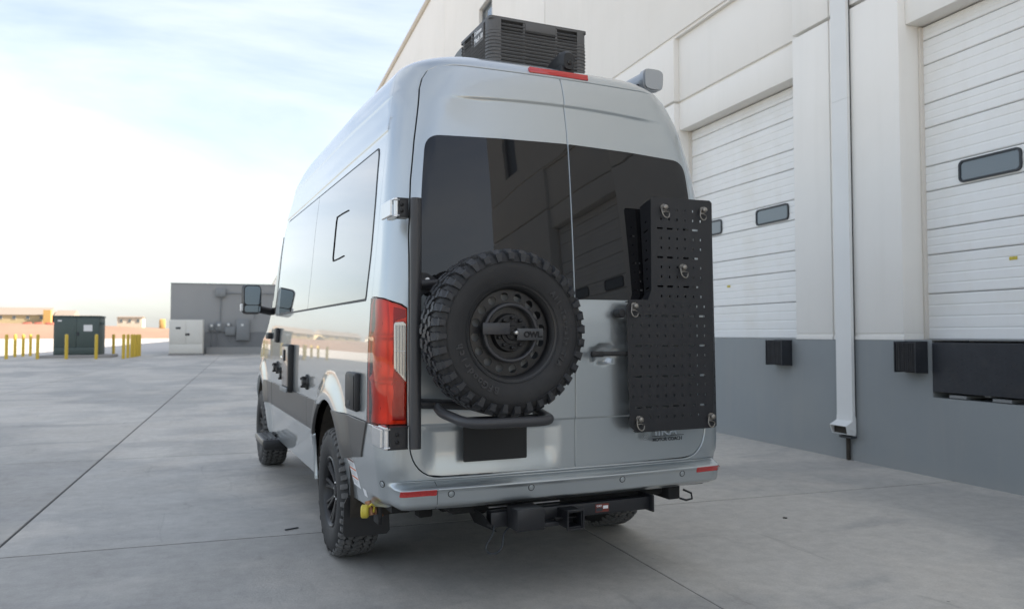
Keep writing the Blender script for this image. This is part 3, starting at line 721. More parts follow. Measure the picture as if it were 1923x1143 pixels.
def relief(kind, x, y, z):
    d = 0.0
    if kind == 'body':
        if y > .36:
            d += .006 * sm(2.385, 2.40, z) * (1 - sm(2.40, 2.50, z))
            d += .005 * sm(2.575, 2.59, z) * (1 - sm(2.59, 2.66, z))
            if z < 1.5:
                for yc in (WC_Y, FW_Y):
                    q = math.hypot(y - yc, z - .43); d += .034 * (1 - sm(.53, .70, q))
    elif kind == 'bumper':
        A = .052 * (1 - sm(.895, .965, abs(x))); B_ = 1 - .95 * sm(.2, .45, y)
        F_ = A / .052
        d += (A + .006 * F_) * (1 - sm(.612, .634, z)) - .008 * F_ * (1 - sm(.634, .643, z)) * sm(.60, .63, z) + .006 * math.exp(-((z - .609) / .008) ** 2) * A / .05 - .05 * B_ * (1 - sm(.49, .535, z))
        # vertical roll beside the doors
        if z > .60: d += .014 * math.exp(-((abs(x) - .935) / .035) ** 2) * (1 - sm(.12, .3, y)) * sm(.63, .70, z)
    elif kind == 'door':
        zc = 2.588 - .03 * (x / .7) ** 2
        g = 1 - sm(.50, .74, abs(x))
        d -= .010 * g * (1 - sm(zc - .020, zc + .003, z)) * sm(zc - .26, zc - .02, z)
        d -= .005 * (1 - sm(.896, .910, z))
        if x < 0:
            m_ = sm(-.81, -.755, x) * (1 - sm(-.15, -.06, x)) * (1 - sm(.865, .90, z)) * sm(.62, .78, z)
            d -= .015 * m_
        else:
            q = math.hypot((x - .185) / .085, (z - 1.235) / .062); d -= .022 * (1 - sm(.55, 1.0, q))
    elif kind == 'lamp':
        d += .012 * math.exp(-((x + .965) / .03) ** 2)
    elif kind == 'bowl':
        d += .016 * math.exp(-((x + .962) / .012) ** 2) + .004 * math.sin(z * 30 + x * 12) * sm(.9, .95, z) + .012 * math.exp(-((z - 1.33) / .012) ** 2) + .012 * math.exp(-((z - 1.12) / .012) ** 2)
    return d
def nrm0(s, z):
    h = 1e-3; a = Vector(P(s + h, z)) - Vector(P(s - h, z)); b = Vector(P(s, z + h)) - Vector(P(s, z - h))
    n = a.cross(b); n.normalize(); return n
def surf(s, z, off, kind):
    p = Vector(P(s, z)); n = nrm0(s, z)
    return p + n * (off + (relief(kind, p.x, p.y, z) if kind else 0))
def nat(pt):
    """('x', x, z) rear coordinates, ('y', y, z) left side, ('Y', y, z) right side, ('s', s, z)"""
    k, a, z = pt
    if k == 'x': return s_x(a, z)
    if k == 'y': return s_y(a, z, -1)
    if k == 'Y': return s_y(a, z, 1)
    return a
def outline(pts, step=.03, closed=True):
    out = []; n = len(pts)
    for i in range(n if closed else n - 1):
        a, b = pts[i], pts[(i + 1) % n]
        sa, sb = nat(a), nat(b); L = math.hypot(sb - sa, b[2] - a[2]); m = max(1, int(L / step))
        for k in range(m):
            t = k / m; z = a[2] + (b[2] - a[2]) * t
            if a[0] == b[0]: out.append((nat((a[0], a[1] + (b[1] - a[1]) * t, z)), z))
            else: out.append((sa + (sb - sa) * t, z))
    return out
def rnd(pts, rr, n=5):
    """round the corners of a native outline; rr a radius or list"""
    N_ = len(pts); out = []
    for i, p in enumerate(pts):
        q = rr[i] if isinstance(rr, (list, tuple)) else rr
        a, b = pts[i - 1], pts[(i + 1) % N_]
        if q <= 0 or a[0] != p[0] or b[0] != p[0]: out.append(p); continue
        P0 = Vector((p[1], p[2])); A = Vector((a[1], a[2])) - P0; Bv = Vector((b[1], b[2])) - P0
        d = min(q, A.length * .49, Bv.length * .49); A = P0 + A.normalized() * d; Bv = P0 + Bv.normalized() * d
        for k in range(n + 1):
            t = k / n; v = A * (1 - t) ** 2 + P0 * 2 * t * (1 - t) + Bv * t * t; out.append((p[0], v.x, v.y))
    return out
def panel(name, outer, m, parent, holes=(), off=0.0, kind='body', lip=.012, step=.06, zstep=.05, extra_z=(), extra_s=(), edge=.0016, label=None, dens=.03):
    lo = [outline(outer, dens)] + [outline(h, dens) for h in holes]
    bm = bmesh.new(); fl = [p for l_ in lo for p in l_]; vs = [bm.verts.new((a, b, 0)) for a, b in fl]
    for t in tessellate_polygon([[Vector((a, b, 0)) for a, b in l_] for l_ in lo]):
        try: bm.faces.new([vs[i] for i in t])
        except ValueError: pass
    s0 = min(a for a, b in fl); s1 = max(a for a, b in fl); z0 = min(b for a, b in fl); z1 = max(b for a, b in fl)
    cs = [s0 + (s1 - s0) * k / max(1, round((s1 - s0) / step)) for k in range(1, max(1, round((s1 - s0) / step)))] + [e for e in extra_s if s0 < e < s1]
    cz = [z0 + (z1 - z0) * k / max(1, round((z1 - z0) / zstep)) for k in range(1, max(1, round((z1 - z0) / zstep)))] + [e for e in extra_z if z0 < e < z1]
    for c in cs: bmesh.ops.bisect_plane(bm, geom=bm.verts[:] + bm.edges[:] + bm.faces[:], plane_co=(c, 0, 0), plane_no=(1, 0, 0), dist=1e-5)
    for c in cz: bmesh.ops.bisect_plane(bm, geom=bm.verts[:] + bm.edges[:] + bm.faces[:], plane_co=(0, c, 0), plane_no=(0, 1, 0), dist=1e-5)
    bmesh.ops.dissolve_degenerate(bm, edges=bm.edges[:], dist=1e-6)
    bm.verts.index_update(); bm.verts.ensure_lookup_table()
    co = [(v.co.x, v.co.y) for v in bm.verts]
    bd = [[0.0, 0.0] for _ in co]; be = []
    for e in bm.edges:
        if len(e.link_faces) == 1:
            i, j = e.verts[0].index, e.verts[1].index
            c = e.link_faces[0].calc_center_median(); mx_ = (e.verts[0].co + e.verts[1].co) / 2
            d = e.verts[1].co - e.verts[0].co; n = Vector((d.y, -d.x, 0))
            if n.dot(mx_ - c) < 0: n = -n
            if n.length > 0: n.normalize()
            for q in (i, j): bd[q][0] += n.x; bd[q][1] += n.y
            # orientation following the face
            lp = e.link_loops[0]; be.append((lp.vert.index, lp.link_loop_next.vert.index))
    faces = [[v.index for v in fc.verts] for fc in bm.faces]
    flip = []
    for fc in bm.faces: flip.append(fc.normal.z < 0)
    bm.free()
    V = []; NR = []; h = 2e-3
    TS = []
    for (a, b) in co:
        p = surf(a, b, off, kind); pa = surf(a + h, b, off, kind); pb = surf(a, b + h, off, kind)
        ta = pa - p; tb = pb - p; n = ta.cross(tb); n.normalize(); V.append(p); NR.append(n); TS.append((ta.normalized(), tb.normalized()))
    FA = [(f_[::-1] if fl_ else f_) for f_, fl_ in zip(faces, flip)]
    ring1 = {}; ring2 = {}
    if lip > 0:
        for i, (dx, dy) in enumerate(bd):
            L = math.hypot(dx, dy)
            if L < 1e-6:
                if not any(i in e for e in be): continue
                L = 1
            o = TS[i][0] * (dx / L) + TS[i][1] * (dy / L)
            p = V[i]; n = NR[i]
            ring1[i] = len(V); V.append(p + o * edge - n * edge); NR.append((n + o).normalized())
            ring2[i] = len(V); V.append(p + o * edge - n * lip); NR.append(o.normalized() if o.length > 0 else n)
        emap = {}
        for f_ in FA:
            for k in range(len(f_)): emap[(f_[k], f_[(k + 1) % len(f_)])] = 1
        for i, j in be:
            if i not in ring1 or j not in ring1: continue
            if (i, j) not in emap: i, j = j, i
            FA.append([j, i, ring1[i], ring1[j]]); FA.append([ring1[j], ring1[i], ring2[i], ring2[j]])
    me = bpy.data.meshes.new(name); me.from_pydata([tuple(v) for v in V], [], FA); me.validate()
    for p_ in me.polygons: p_.use_smooth = True
    if len(me.vertices) == len(NR): me.normals_split_custom_set_from_vertices([tuple(n) for n in NR])
    return put(name, me, m, parent, True, label=label)

van = empty('camper_van', (0, 2.9, 0), 0, label='silver high roof camper van with rear spare tyre, black gear panel and roof air conditioner', cat='van')
VI = INV[van.name]
def V_(name, me, m, parent=van, smooth=False, **k):
    return put(name, me, m, parent, True, smooth, **k)
# dark inner skin seen through the gaps (joined pieces of one shell)
core = panel('inner_skin', [('y', 5.6, .95), ('y', 5.6, 2.83), ('Y', 5.6, 2.83), ('Y', 5.6, .95)], 'black_gap', van, off=-.030, kind=None, lip=0, step=.12, zstep=.1, extra_z=(2.6, 2.66, 2.72, 2.76, 2.79, 2.81))
panel('inner_skin_rear', [('y', .80, .52), ('y', .80, .99), ('Y', .80, .99), ('Y', .80, .52)], 'black_gap', core, off=-.030, kind=None, lip=0, step=.1)
for sd_ in ('y', 'Y'):
    panel('inner_skin_sill', [(sd_, 1.90, .42), (sd_, 4.42, .42), (sd_, 4.42, .99), (sd_, 1.90, .99)], 'black_gap', core, off=-.030, kind=None, lip=0, step=.12)

# rear surround: pillar and roof edge round the door opening, lamps cut out
DL = [('x', -.700 - .174 * math.sin(rad(a_)) ** .85, .832 - .182 * math.cos(rad(a_)) ** .85) for a_ in (4, 14, 24, 34, 44, 54, 64, 74, 82, 89.9)] + [ ('x', -.877, 1.2), ('x', -.876, 1.5), ('x', -.872, 1.83), ('x', -.855, 2.10), ('x', -.829, 2.31), ('x', -.800, 2.48), ('x', -.780, 2.60), ('x', -.760, 2.660), ('x', -.728, 2.710), ('x', -.675, 2.738), ('x', -.59, 2.745)]
DR = [('x', .862 / .874 * -p[1] if p[2] < 2.7 else -p[1], p[2]) for p in DL]
TOPZ = 2.745
LX0 = -.892
LAMP = [('x', LX0 + .004, 1.468), ('x', -.93, 1.500), ('s', None, None)]
def lampo(g=0.0, side='y'):
    sg = -1 if side == 'y' else 1
    return [('x', sg * (.890 + g), .912 + g), ('x', sg * (.890 + g), 1.466 - g), ('x', sg * (.915 + g), 1.482 - g), (side, .150, 1.512 - g), (side, .25, 1.522 - g), (side, .345 - g, 1.524 - g), (side, .345 - g, .900 + g), (side, .2, .905 + g)]
gap = .0050
sur_in = [('x', p[1] * 1.0 - gap, p[2]) for p in DL if p[2] > .92]
sur_in[0] = ('x', -.878 - gap * .2, .912)
in_r = [('x', p[1] + gap, p[2]) for p in DR if p[2] > .92]; in_r[0] = ('x', .866 + gap, .912)
OUTY = .345
sur = [('x', -.8795, .905)] + sur_in[1:-1] + [('x', -.59, TOPZ + gap), ('x', .59, TOPZ + gap)] + in_r[1:-1][::-1] + [('x', .8695, .905)]
sur += [('x', .884, .905), ('x', .884, 1.470), ('x', .91, 1.490), ('Y', .15, 1.520), ('Y', .25, 1.530), ('Y', OUTY, 1.532)]
sur += [('Y', OUTY, 2.0), ('Y', OUTY, 2.4), ('Y', .37, 2.56), ('Y', .42, 2.66), ('Y', .50, 2.74), ('Y', .56, 2.80), ('x', .38, 2.835), ('x', -.38, 2.835), ('y', .56, 2.80), ('y', .50, 2.74), ('y', .42, 2.66), ('y', .37, 2.56), ('y', OUTY, 2.4), ('y', OUTY, 2.0)]
sur += [('y', OUTY, 1.532), ('y', .25, 1.530), ('y', .15, 1.520), ('x', -.91, 1.490), ('x', -.884, 1.470), ('x', -.884, .905)]
panel('rear_surround', sur, 'silver', van, extra_z=(2.62, 2.68, 2.70, 2.72, 2.76, 2.78, 2.82), step=.035, zstep=.045)
# roof: from the surround forward
roof_o = [('y', .385, 2.60), ('y', .425, 2.66), ('y', .505, 2.74), ('y', .565, 2.80), ('y', .60, 2.835)]
rb = bmesh.new()
def ring_at(y_fix):
    pass
bm = bmesh.new(); ys = [.30, .42, .6, .9, 1.3, 2.0, 2.8, 3.3, 3.6]; xs = [-.55, -.4, -.2, 0, .2, .4, .55]
G = [[bm.verts.new((x * (1 if y < 3 else .9), y, (2.805 if y < .35 else 2.83 if y < .5 else 2.845) + .04 * sm(.4, 1.6, y) - .02 * (x / .5) ** 2 - .1 * sm(3.0, 3.9, y))) for x in xs] for y in ys]
for a in range(len(ys) - 1):
    for b in range(len(xs) - 1): bm.faces.new((G[a][b], G[a][b + 1], G[a + 1][b + 1], G[a + 1][b])).smooth = True
V_('roof_skin', bm_mesh(bm), 'silver')

# rear doors with window, and everything on them
def dgap(pts, g): return [('x', p[1] + (g if p[1] < 0 else -g), p[2] - (g if p[2] > 2.74 else 0) + (g if p[2] < .66 else 0)) for p in pts]
CG = .0042
XC = .014
ld = dgap(DL, gap) + [('x', XC - CG, 2.741)] + [('x', XC - CG, z) for z in (2.0, 1.0)] + [('x', XC - CG, .650)]
rd = dgap(DR, gap) + [('x', XC + CG, 2.741), ('x', XC + CG, 2.0), ('x', XC + CG, 1.0), ('x', XC + CG, .650)]
ez = (2.57, 2.575, 2.58, 2.585, 2.59, 2.56, .87, .885, .895, .90, .905, .91, 2.32)
ld_o = panel('rear_door', ld, 'silver', van, kind='door', step=.035, zstep=.035, extra_z=ez, lip=.022)
rd_o = panel('rear_door', rd, 'silver', van, kind='door', step=.035, zstep=.035, extra_z=ez, lip=.022)
wl_ = rnd([('x', -.818, 1.524), ('x', -.818, 1.72), ('x', -.806, 2.05), ('x', -.775, 2.338), ('x', -.40, 2.352), ('x', XC - .005, 2.360), ('x', XC - .005, 1.524)], [.05, .2, .2, .075, 0, .006, .006], 7)
wr_ = rnd([('x', .818, 1.524), ('x', .818, 1.72), ('x', .808, 2.05), ('x', .785, 2.335), ('x', .40, 2.352), ('x', XC + .006, 2.360), ('x', XC + .006, 1.524)], [.05, .2, .2, .085, 0, .006, .006], 7)
panel('rear_window', wl_, 'glass', ld_o, off=.0035, kind=None, lip=.006, step=.05, edge=.001)
panel('rear_window', wr_, 'glass', rd_o, off=.0035, kind=None, lip=.006, step=.05, edge=.001)
panel('gap_shadow', [('x', XC - .003, .66), ('x', XC - .003, 2.73), ('x', XC + .003, 2.73), ('x', XC + .003, .66)], 'black_gap', core, off=-.018, kind=None, lip=0)

# bumper
bo = [('y', .345, .893), ('x', -.892, .897), ('x', -.8795, .897), ('x', -.8800, .84)] + [('x', -.700 - .1795 * math.sin(rad(a_)) ** .85, .832 - .190 * math.cos(rad(a_)) ** .85) for a_ in (82, 74, 64, 54, 44, 34, 24, 14, 4)] + [('x', -.5, .6415), ('x', 0, .641), ('x', .5, .6415)] + [('x', .862 / .874 * (.700 + .1795 * math.sin(rad(a_)) ** .85), .832 - .190 * math.cos(rad(a_)) ** .85) for a_ in (4, 14, 24, 34, 44, 54, 64, 74, 82)] + [('x', .869, .84), ('x', .870, .897), ('x', .892, .897), ('Y', .345, .893)]
bo += [('Y', .475, .709), ('Y', .985, .655), ('Y', .98, .55), ('Y', .97, .43), ('Y', .52, .455), ('x', .93, .505), ('x', .6, .498), ('x', 0, .50), ('x', -.6, .498), ('x', -.93, .505), ('y', .52, .455), ('y', .97, .43), ('y', .98, .55), ('y', .985, .655), ('y', .475, .709)]
bump_o = panel('rear_bumper', bo, 'silver', van, kind='bumper', step=.03, zstep=.03, extra_z=(.600, .604, .608, .612, .615, .618, .621, .625, .628, .632, .635, .638, .641, .50, .505, .515, .525), lip=.02, edge=.003)
for x0, x1 in ((-.97, -.755), (.755, .97)):
    panel('reflector', rnd([('x', x0 if abs(x0) < .9 else math.copysign(.908, x0), .582), ('x', x0 if abs(x0) < .9 else math.copysign(.905, x0), .607), ('x', x1 if abs(x1) < .9 else math.copysign(.905, x1), .607), ('x', x1 if abs(x1) < .9 else math.copysign(.908, x1), .582)], .004, 3), 'reflector', bump_o, off=.003, kind='bumper', lip=.006, step=.02, zstep=.02)
def on(s, z, off=0, kind='bumper'):
    p = surf(s, z, off, kind); h = 2e-3; n = (surf(s + h, z, off, kind) - p).cross(surf(s, z + h, off, kind) - p).normalized()
    return p, n
def disc(name, s, z, prof, m, parent, kind='bumper', n=20):
    p, nn = on(s, z, 0, kind)
    q = Vector((0, 1, 0)).rotation_difference(nn)
    return V_(name, lathe_mesh(prof, n, Matrix.Translation(p) @ q.to_matrix().to_4x4()), m, parent)
for s in (-.682, -.265, .265, .655, -1.02):
    z = .583 if abs(s) < 1 else .62
    o = disc('parking_sensor', s, z, [(-.002, .0135), (.0015, .0135), (.0018, .0105), (.0008, .010), (.0022, .0085), (.003, .0001)], 'silver', bump_o)
    disc('sensor_ring', s, z, [(.0002, .0175), (.0016, .0168), (.0016, .0142), (.0002, .0138)], 'hub', o)
# seam in the bumper skin near the left reflector
p1, n1 = on(-.750, .50); pts = [on(-.750, z, .0006)[0] for z in (.505, .52, .54, .56, .58, .60, .61, .62, .63)]
tube('bumper_seam', pts, .0012, 'black_gap', bump_o, 6, True)

# lamps
for side in ('y', 'Y'):
    sg = -1 if side == 'y' else 1
    bowl = panel('tail_light', lampo(.001, side), 'lamp_red_inner', van, off=-.022, kind='bowl' if side == 'y' else None, lip=.004, step=.02, zstep=.02)
    panel('lamp_lens', lampo(.002, side), 'lens_red', bowl, off=.002, kind='lamp' if side == 'y' else None, lip=.02, step=.025, edge=.003)
    # darker inboard chamber, horizontally ribbed, clear indicator/reverse chamber
    panel('dark_chamber', [('x', sg * .897, .93), ('x', sg * .897, 1.10), ('x', sg * .95, 1.175), ('x', sg * .958, 1.06), ('x', sg * .955, .93)], 'lamp_dark_inner', bowl, off=-.012, kind=None, lip=.006, step=.02)
    panel('dark_chamber', [('x', sg * .897, 1.425), ('x', sg * .897, 1.46), ('x', sg * .95, 1.475), ('x', sg * .956, 1.20), ('x', sg * .950, 1.20), ('x', sg * .947, 1.41)], 'lamp_dark_inner', bowl, off=-.011, kind=None, lip=.008, step=.02)
    cl = [('x', sg * .8935, 1.115), ('x', sg * .8935, 1.390), ('x', sg * .905, 1.400), ('x', sg * .937, 1.398), ('x', sg * .9415, 1.388), ('x', sg * .9425, 1.180)]
    panel('clear_chamber', cl, 'lamp_bowl', bowl, off=.0035, kind='lamp' if side == 'y' else None, lip=.008, step=.02)
    for k in range(7):
        zt, zb_ = 1.385, 1.135 + k * .005
        x = .8975 + k * .0062
        pts = [surf(s_x(sg * x, z), z, .0045, 'lamp' if side == 'y' else None) for z in (zb_, .5 * (zt + zb_), zt)]
        tube('lens_flute', pts, .0019, 'lamp_bowl' if k % 2 else 'galv', bowl, 6, True)
    pts = [surf(s_x(sg * x, 1.26), 1.26, .0055, 'lamp' if side == 'y' else None) for x in (.895, .915, .94)]
    tube('lens_flute', pts, .0016, 'white_plastic', bowl, 6, True)
    panel('lamp_gasket', lampo(-.004, side), 'black_gap', bowl, off=-.026, kind=None, lip=0)

# ---------------------------------------------------------------- sides
ARC = .515
def arch(yc, side, z0, a_from, a_to, rr=ARC, zc=.43, n=14):
    out = []
    for k in range(n + 1):
        a = rad(a_from + (a_to - a_from) * k / n); out.append((side, yc + rr * math.cos(a), zc + rr * math.sin(a)))
    return out
GY = 4.06                                   # front door gap
ZM, ZN = .899, .690                         # top and bottom of the dark cladding
def ang(z, zc=.43, rr=ARC): return math.degrees(math.asin((z - zc) / rr))
for side in ('y', 'Y'):
    aT = ang(ZM)
    # side panel above the cladding with the top of the wheel arch; side windows lie on it
    sp = [(side, .3495, 2.0), (side, .3495, 1.2), (side, .3495, .905), (side, WC_Y - ARC * math.cos(rad(aT)), ZM + .002)]
    sp += arch(WC_Y, side, 0, 180 - aT, aT)[1:-1]
    sp += [(side, WC_Y + ARC * math.cos(rad(aT)), ZM + .002), (side, GY - .003, ZM + .002), (side, GY - .02, 1.5), (side, GY - .06, 2.0), (side, GY - .12, 2.4), (side, 4.15, 2.56), (side, 3.6, 2.76), (side, 3.1, 2.855), (side, .62, 2.855), (side, .564, 2.80), (side, .504, 2.74), (side, .424, 2.66), (side, .374, 2.56), (side, .3495, 2.4)]
    panel('side_panel', sp, 'silver', van, step=.06, zstep=.045, extra_z=(2.385, 2.39, 2.395, 2.40, 1.37, 1.38, 1.39, 1.40, 2.575, 2.582, 2.59, 2.68, 2.70, 2.72, 2.76, 2.78, 2.82, 2.84), extra_s=[(-1 if side == 'y' else 1) * (1.8 + .03 * k) for k in range(50)])
    fd = [(side, GY + .003, .70), (side, GY + .003, ZM + .002), (side, GY - .014, 1.5), (side, GY - .054, 2.0), (side, GY - .10, 2.33), (side, 4.16, 2.33), (side, 4.50, 2.0), (side, 4.92, 1.52), (side, 5.05, 1.40), (side, 5.35, 1.30), (side, 5.35, 1.05)]
    fd += arch(FW_Y, side, 0, 40, 140, .50)
    fdo = panel('front_door', fd, 'silver', van, step=.07, zstep=.05)
    panel('door_window', rnd([(side, GY + .05, 1.53), (side, GY + .0, 2.0), (side, GY - .02, 2.26), (side, 4.15, 2.26), (side, 4.45, 2.0), (side, 4.86, 1.53)], .04), 'glass', fdo, off=.004, kind=None, lip=.006, step=.08)
    # cladding: rear piece, middle piece, sill
    aM, aN = ang(ZM), ang(.655)
    rc = [(side, .348, ZM - .001), (side, .478, .712), (side, WC_Y - ARC * math.cos(rad(aN)), .662)] + arch(WC_Y, side, 0, 180 - aN, 180 - aM)[1:] + [(side, .6, ZM - .006)]
    panel('cladding', rc, 'cladding', van, off=.008, step=.05, zstep=.03, lip=.02, edge=.003, extra_s=[(-1 if side == 'y' else 1) * (1.3 + .03 * k) for k in range(18)])
    aB = ang(ZN)
    mc = arch(WC_Y, side, 0, aM, aB) + [(side, 2.13, ZN + .002), (side, 2.13, ZM - .004)]
    panel('cladding', mc, 'cladding', van, off=.008, step=.04, zstep=.03, lip=.02, edge=.003)
    panel('cladding', [(side, 2.137, ZN + .002), (side, GY - .004, ZN + .002), (side, GY - .004, ZM - .004), (side, 2.137, ZM - .004)], 'cladding', van, off=.008, step=.08, zstep=.03, lip=.02, edge=.003)
    aF = math.degrees(math.acos((FW_Y - 4.48) / .50))
    panel('cladding', [(side, GY + .004, ZN + .002), (side, FW_Y - .43, ZN + .002), (side, FW_Y - .40, .77), (side, FW_Y - .37, ZM - .004), (side, GY + .004, ZM - .004)], 'cladding', van, off=.010, step=.08, zstep=.03, lip=.02, edge=.003)
    so = arch(WC_Y, side, 0, aB, -6) + [(side, 1.80, .385), (side, 4.35, .385), (side, FW_Y - .47, .52), (side, FW_Y - .435, ZN - .004)]
    panel('sill_panel', so, 'silver', van, off=.004, step=.08, zstep=.04, lip=.02, edge=.004)
    # side glass with a dark seal round it
    panel('window_seal', rnd([(side, .472, 1.516), (side, .452, 1.75), (side, .452, 2.05), (side, .490, 2.337), (side, 3.81, 2.372), (side, 3.872, 1.9), (side, 3.81, 1.516)], [.02, .05, .05, .055, .06, .05, .03], 6), 'seal', van, off=.0022, kind=None, lip=.004, step=.08, edge=.001)
    panel('side_window', rnd([(side, .482, 1.528), (side, .462, 1.75), (side, .462, 2.05), (side, .500, 2.325), (side, 2.236, 2.345), (side, 2.262, 1.528)], [.02, .05, .05, .055, .006, .006], 6), 'side_glass', van, off=.004, kind=None, lip=.006, step=.08, edge=.001)
    panel('side_window', rnd([(side, 2.272, 1.528), (side, 2.246, 2.345), (side, 3.80, 2.36), (side, 3.86, 1.9), (side, 3.80, 1.528)], [.006, .006, .06, .05, .03], 6), 'side_glass', van, off=.004, kind=None, lip=.006, step=.08, edge=.001)
    if side == 'y':
        q = [surf(s_y(y, z), z, .0058, None) for y, z in ((1.12, 2.085), (1.30, 2.09), (1.455, 2.09), (1.47, 2.06), (1.475, 1.95), (1.478, 1.83), (1.46, 1.808), (1.3, 1.808), (1.14, 1.812))]
        tube('slider_seal', q, .004, 'black_gap', van, 6, True)
    # body side feature line seams in the cladding and the front fender
    ff = [(side, 5.36, 1.055), (side, 5.36, 1.27), (side, 5.60, 1.18), (side, 5.66, .62), (side, 5.52, .60)] + arch(FW_Y, side, 0, 12, 40, .50)
    panel('front_fender', ff, 'silver', van, step=.08, zstep=.05)
# liners, underbody, suspension
for yc in (WC_Y, FW_Y):
    for sg in (-1, 1):
        n = 16; bm = bmesh.new()
        A = [(yc + .50 * math.cos(rad(-12 + 204 * k / n)), .43 + .50 * math.sin(rad(-12 + 204 * k / n))) for k in range(n + 1)]
        va = [bm.verts.new((sg * 1.0, a, b)) for a, b in A]; vb = [bm.verts.new((sg * .66, a, b)) for a, b in A]
        for k in range(n): bm.faces.new((va[k], va[k + 1], vb[k + 1], vb[k])).smooth = True
        bm.faces.new(vb)
        V_('wheel_arch_liner', bm_mesh(bm), 'dusty')
bm = bmesh.new()
add_box(bm, -.64, .64, .16, 5.3, .44, .9, .02); add_box(bm, -.97, .97, 1.92, 4.36, .42, .9); add_box(bm, -.93, .93, .20, .78, .47, .9)
V_('underbody', bm_mesh(bm), 'underbody')
bm = bmesh.new()
add_tube(bm, [(-.80, WC_Y, WC_Z), (-.3, WC_Y, WC_Z), (.3, WC_Y, WC_Z), (.80, WC_Y, WC_Z)], .05, 12)
add_lathe(bm, [(-.15, .001), (-.15, .10), (-.06, .16), (.05, .16), (.13, .10), (.13, .001)], 20, Matrix.Translation((.05, WC_Y, WC_Z)))
for sg in (-1, 1):
    add_box(bm, sg * .55 - .035, sg * .55 + .035, .45, 2.1, .395, .435); add_tube(bm, [(sg * .50, WC_Y - .1, .40), (sg * .46, WC_Y - .25, .62)], .03, 10)
add_tube(bm, [(-.35, 1.0, .45), (-.36, .55, .43), (-.40, .34, .42)], .03, 12)
V_('rear_axle', bm_mesh(bm), 'underbody')
bm = bmesh.new(); add_tube(bm, [(-.80, FW_Y, WC_Z), (.80, FW_Y, WC_Z)], .05, 12); V_('front_axle', bm_mesh(bm), 'underbody')

# ---------------------------------------------------------------- wheels
RT = .385; HW = .122
prof = [(-.095, .205), (-.105, .212), (-.116, .235), (-.124, .275), (-.124, .31), (-.117, .340), (-.104, .360), (-.085, .3695), (-.04, .372), (0, .3725)]
prof = prof + [(-a, b) for a, b in prof[::-1][1:]]
tyre_me = lathe_mesh(prof + [(.085, .200), (-.085, .200)], 72, None, True, 60)
def radius_at(w):
    a = abs(w)
    if a < .09: return .3845 - .10 * a * a
    return .3837 - (a - .09) * .55 - max(0, a - .112) * 1.1
def tread_mesh(N_=34, biters=True):
    bm = bmesh.new()
    def block(poly, a0, h=.0, bev=.10):
        """poly (angle fraction 0..1, w); radially raised block"""
        cx = sum(p[0] for p in poly) / len(poly); cw = sum(p[1] for p in poly) / len(poly)
        top = []; bot = []
        for (fa, w) in poly:
            ang_ = (a0 + fa) * 2 * PI / N_
            ft = ((fa - cx) * (1 - bev) + cx); wt = (w - cw) * (1 - bev * .6) + cw; at = (a0 + ft) * 2 * PI / N_
            rr_ = radius_at(wt) - h; top.append(bm.verts.new((wt, rr_ * math.cos(at), rr_ * math.sin(at))))
            rb_ = radius_at(w) - .014 - h; bot.append(bm.verts.new((w, rb_ * math.cos(ang_), rb_ * math.sin(ang_))))
        bm.faces.new(top); n = len(poly)
        for k in range(n): bm.faces.new((bot[k], bot[(k + 1) % n], top[(k + 1) % n], top[k]))
    for i in range(N_):
        # centre interlocking rows
        block([(.04, -.004), (.10, .030), (.34, .036), (.42, .016), (.62, .020), (.74, .002), (.56, -.010), (.30, -.008)], i)
        block([(.54, .004 - .004), (.46, -.030), (.22, -.038), (.10, -.020), (-.10, -.022), (-.22, -.004), (-.05, .006), (.28, .006 - .012)], i + .5)
        # intermediate rows
        for sg in (-1, 1):
            o = .25 if sg > 0 else .72
            block([(.02, sg * .042), (.10, sg * .074), (.44, sg * .078), (.52, sg * .062), (.80, sg * .064), (.86, sg * .044), (.60, sg * .032), (.34, sg * .044)], i + o)
            # shoulder lugs, alternating length, wrapping on to the sidewall
            L = (.128 if i % 2 else .122) if biters else (.119 if i % 2 else .114)
            block([(.02, sg * .083), (.04, sg * .108), (.08, sg * L), (.60, sg * L), (.66, sg * .108), (.62, sg * .086), (.40, sg * .080)], i + o + .12)
            # sidewall biter
            a0 = (i + o + .12)
            for fa, r_in in (((.10, .335 if i % 2 else .325),) if biters else ()):
                q = []
                for (f2, rr_, ww) in ((fa, .362, .1275), (fa + .46, .362, .1275), (fa + .40, r_in, .1300), (fa + .06, r_in, .1300)):
                    a = (a0 + f2) * 2 * PI / N_; q.append((sg * ww, rr_ * math.cos(a), rr_ * math.sin(a)))
                qi = []
                for (f2, rr_, ww) in ((fa - .04, .366, .115), (fa + .52, .366, .115), (fa + .44, r_in - .006, .119), (fa + .02, r_in - .006, .119)):
                    a = (a0 + f2) * 2 * PI / N_; qi.append((sg * ww, rr_ * math.cos(a), rr_ * math.sin(a)))
                T_ = [bm.verts.new(p) for p in q]; B_ = [bm.verts.new(p) for p in qi]; bm.faces.new(T_)
                for k in range(4): bm.faces.new((B_[k], B_[(k + 1) % 4], T_[(k + 1) % 4], T_[k]))
    bmesh.ops.recalc_face_normals(bm, faces=bm.faces)
    # axis of the wheel is X here; turn it to Y so that it matches the lathe
    me = bm_mesh(bm); me.transform(Matrix.Rotation(PI / 2, 4, 'Z')); return me
tread_me = tread_mesh(46, False); tread_me.materials.append(M['rubber_dusty'])
tread_sp = tread_mesh(36); tread_sp.materials.append(M['spare_rubber'])
tyre_me.materials.append(M['rubber'])
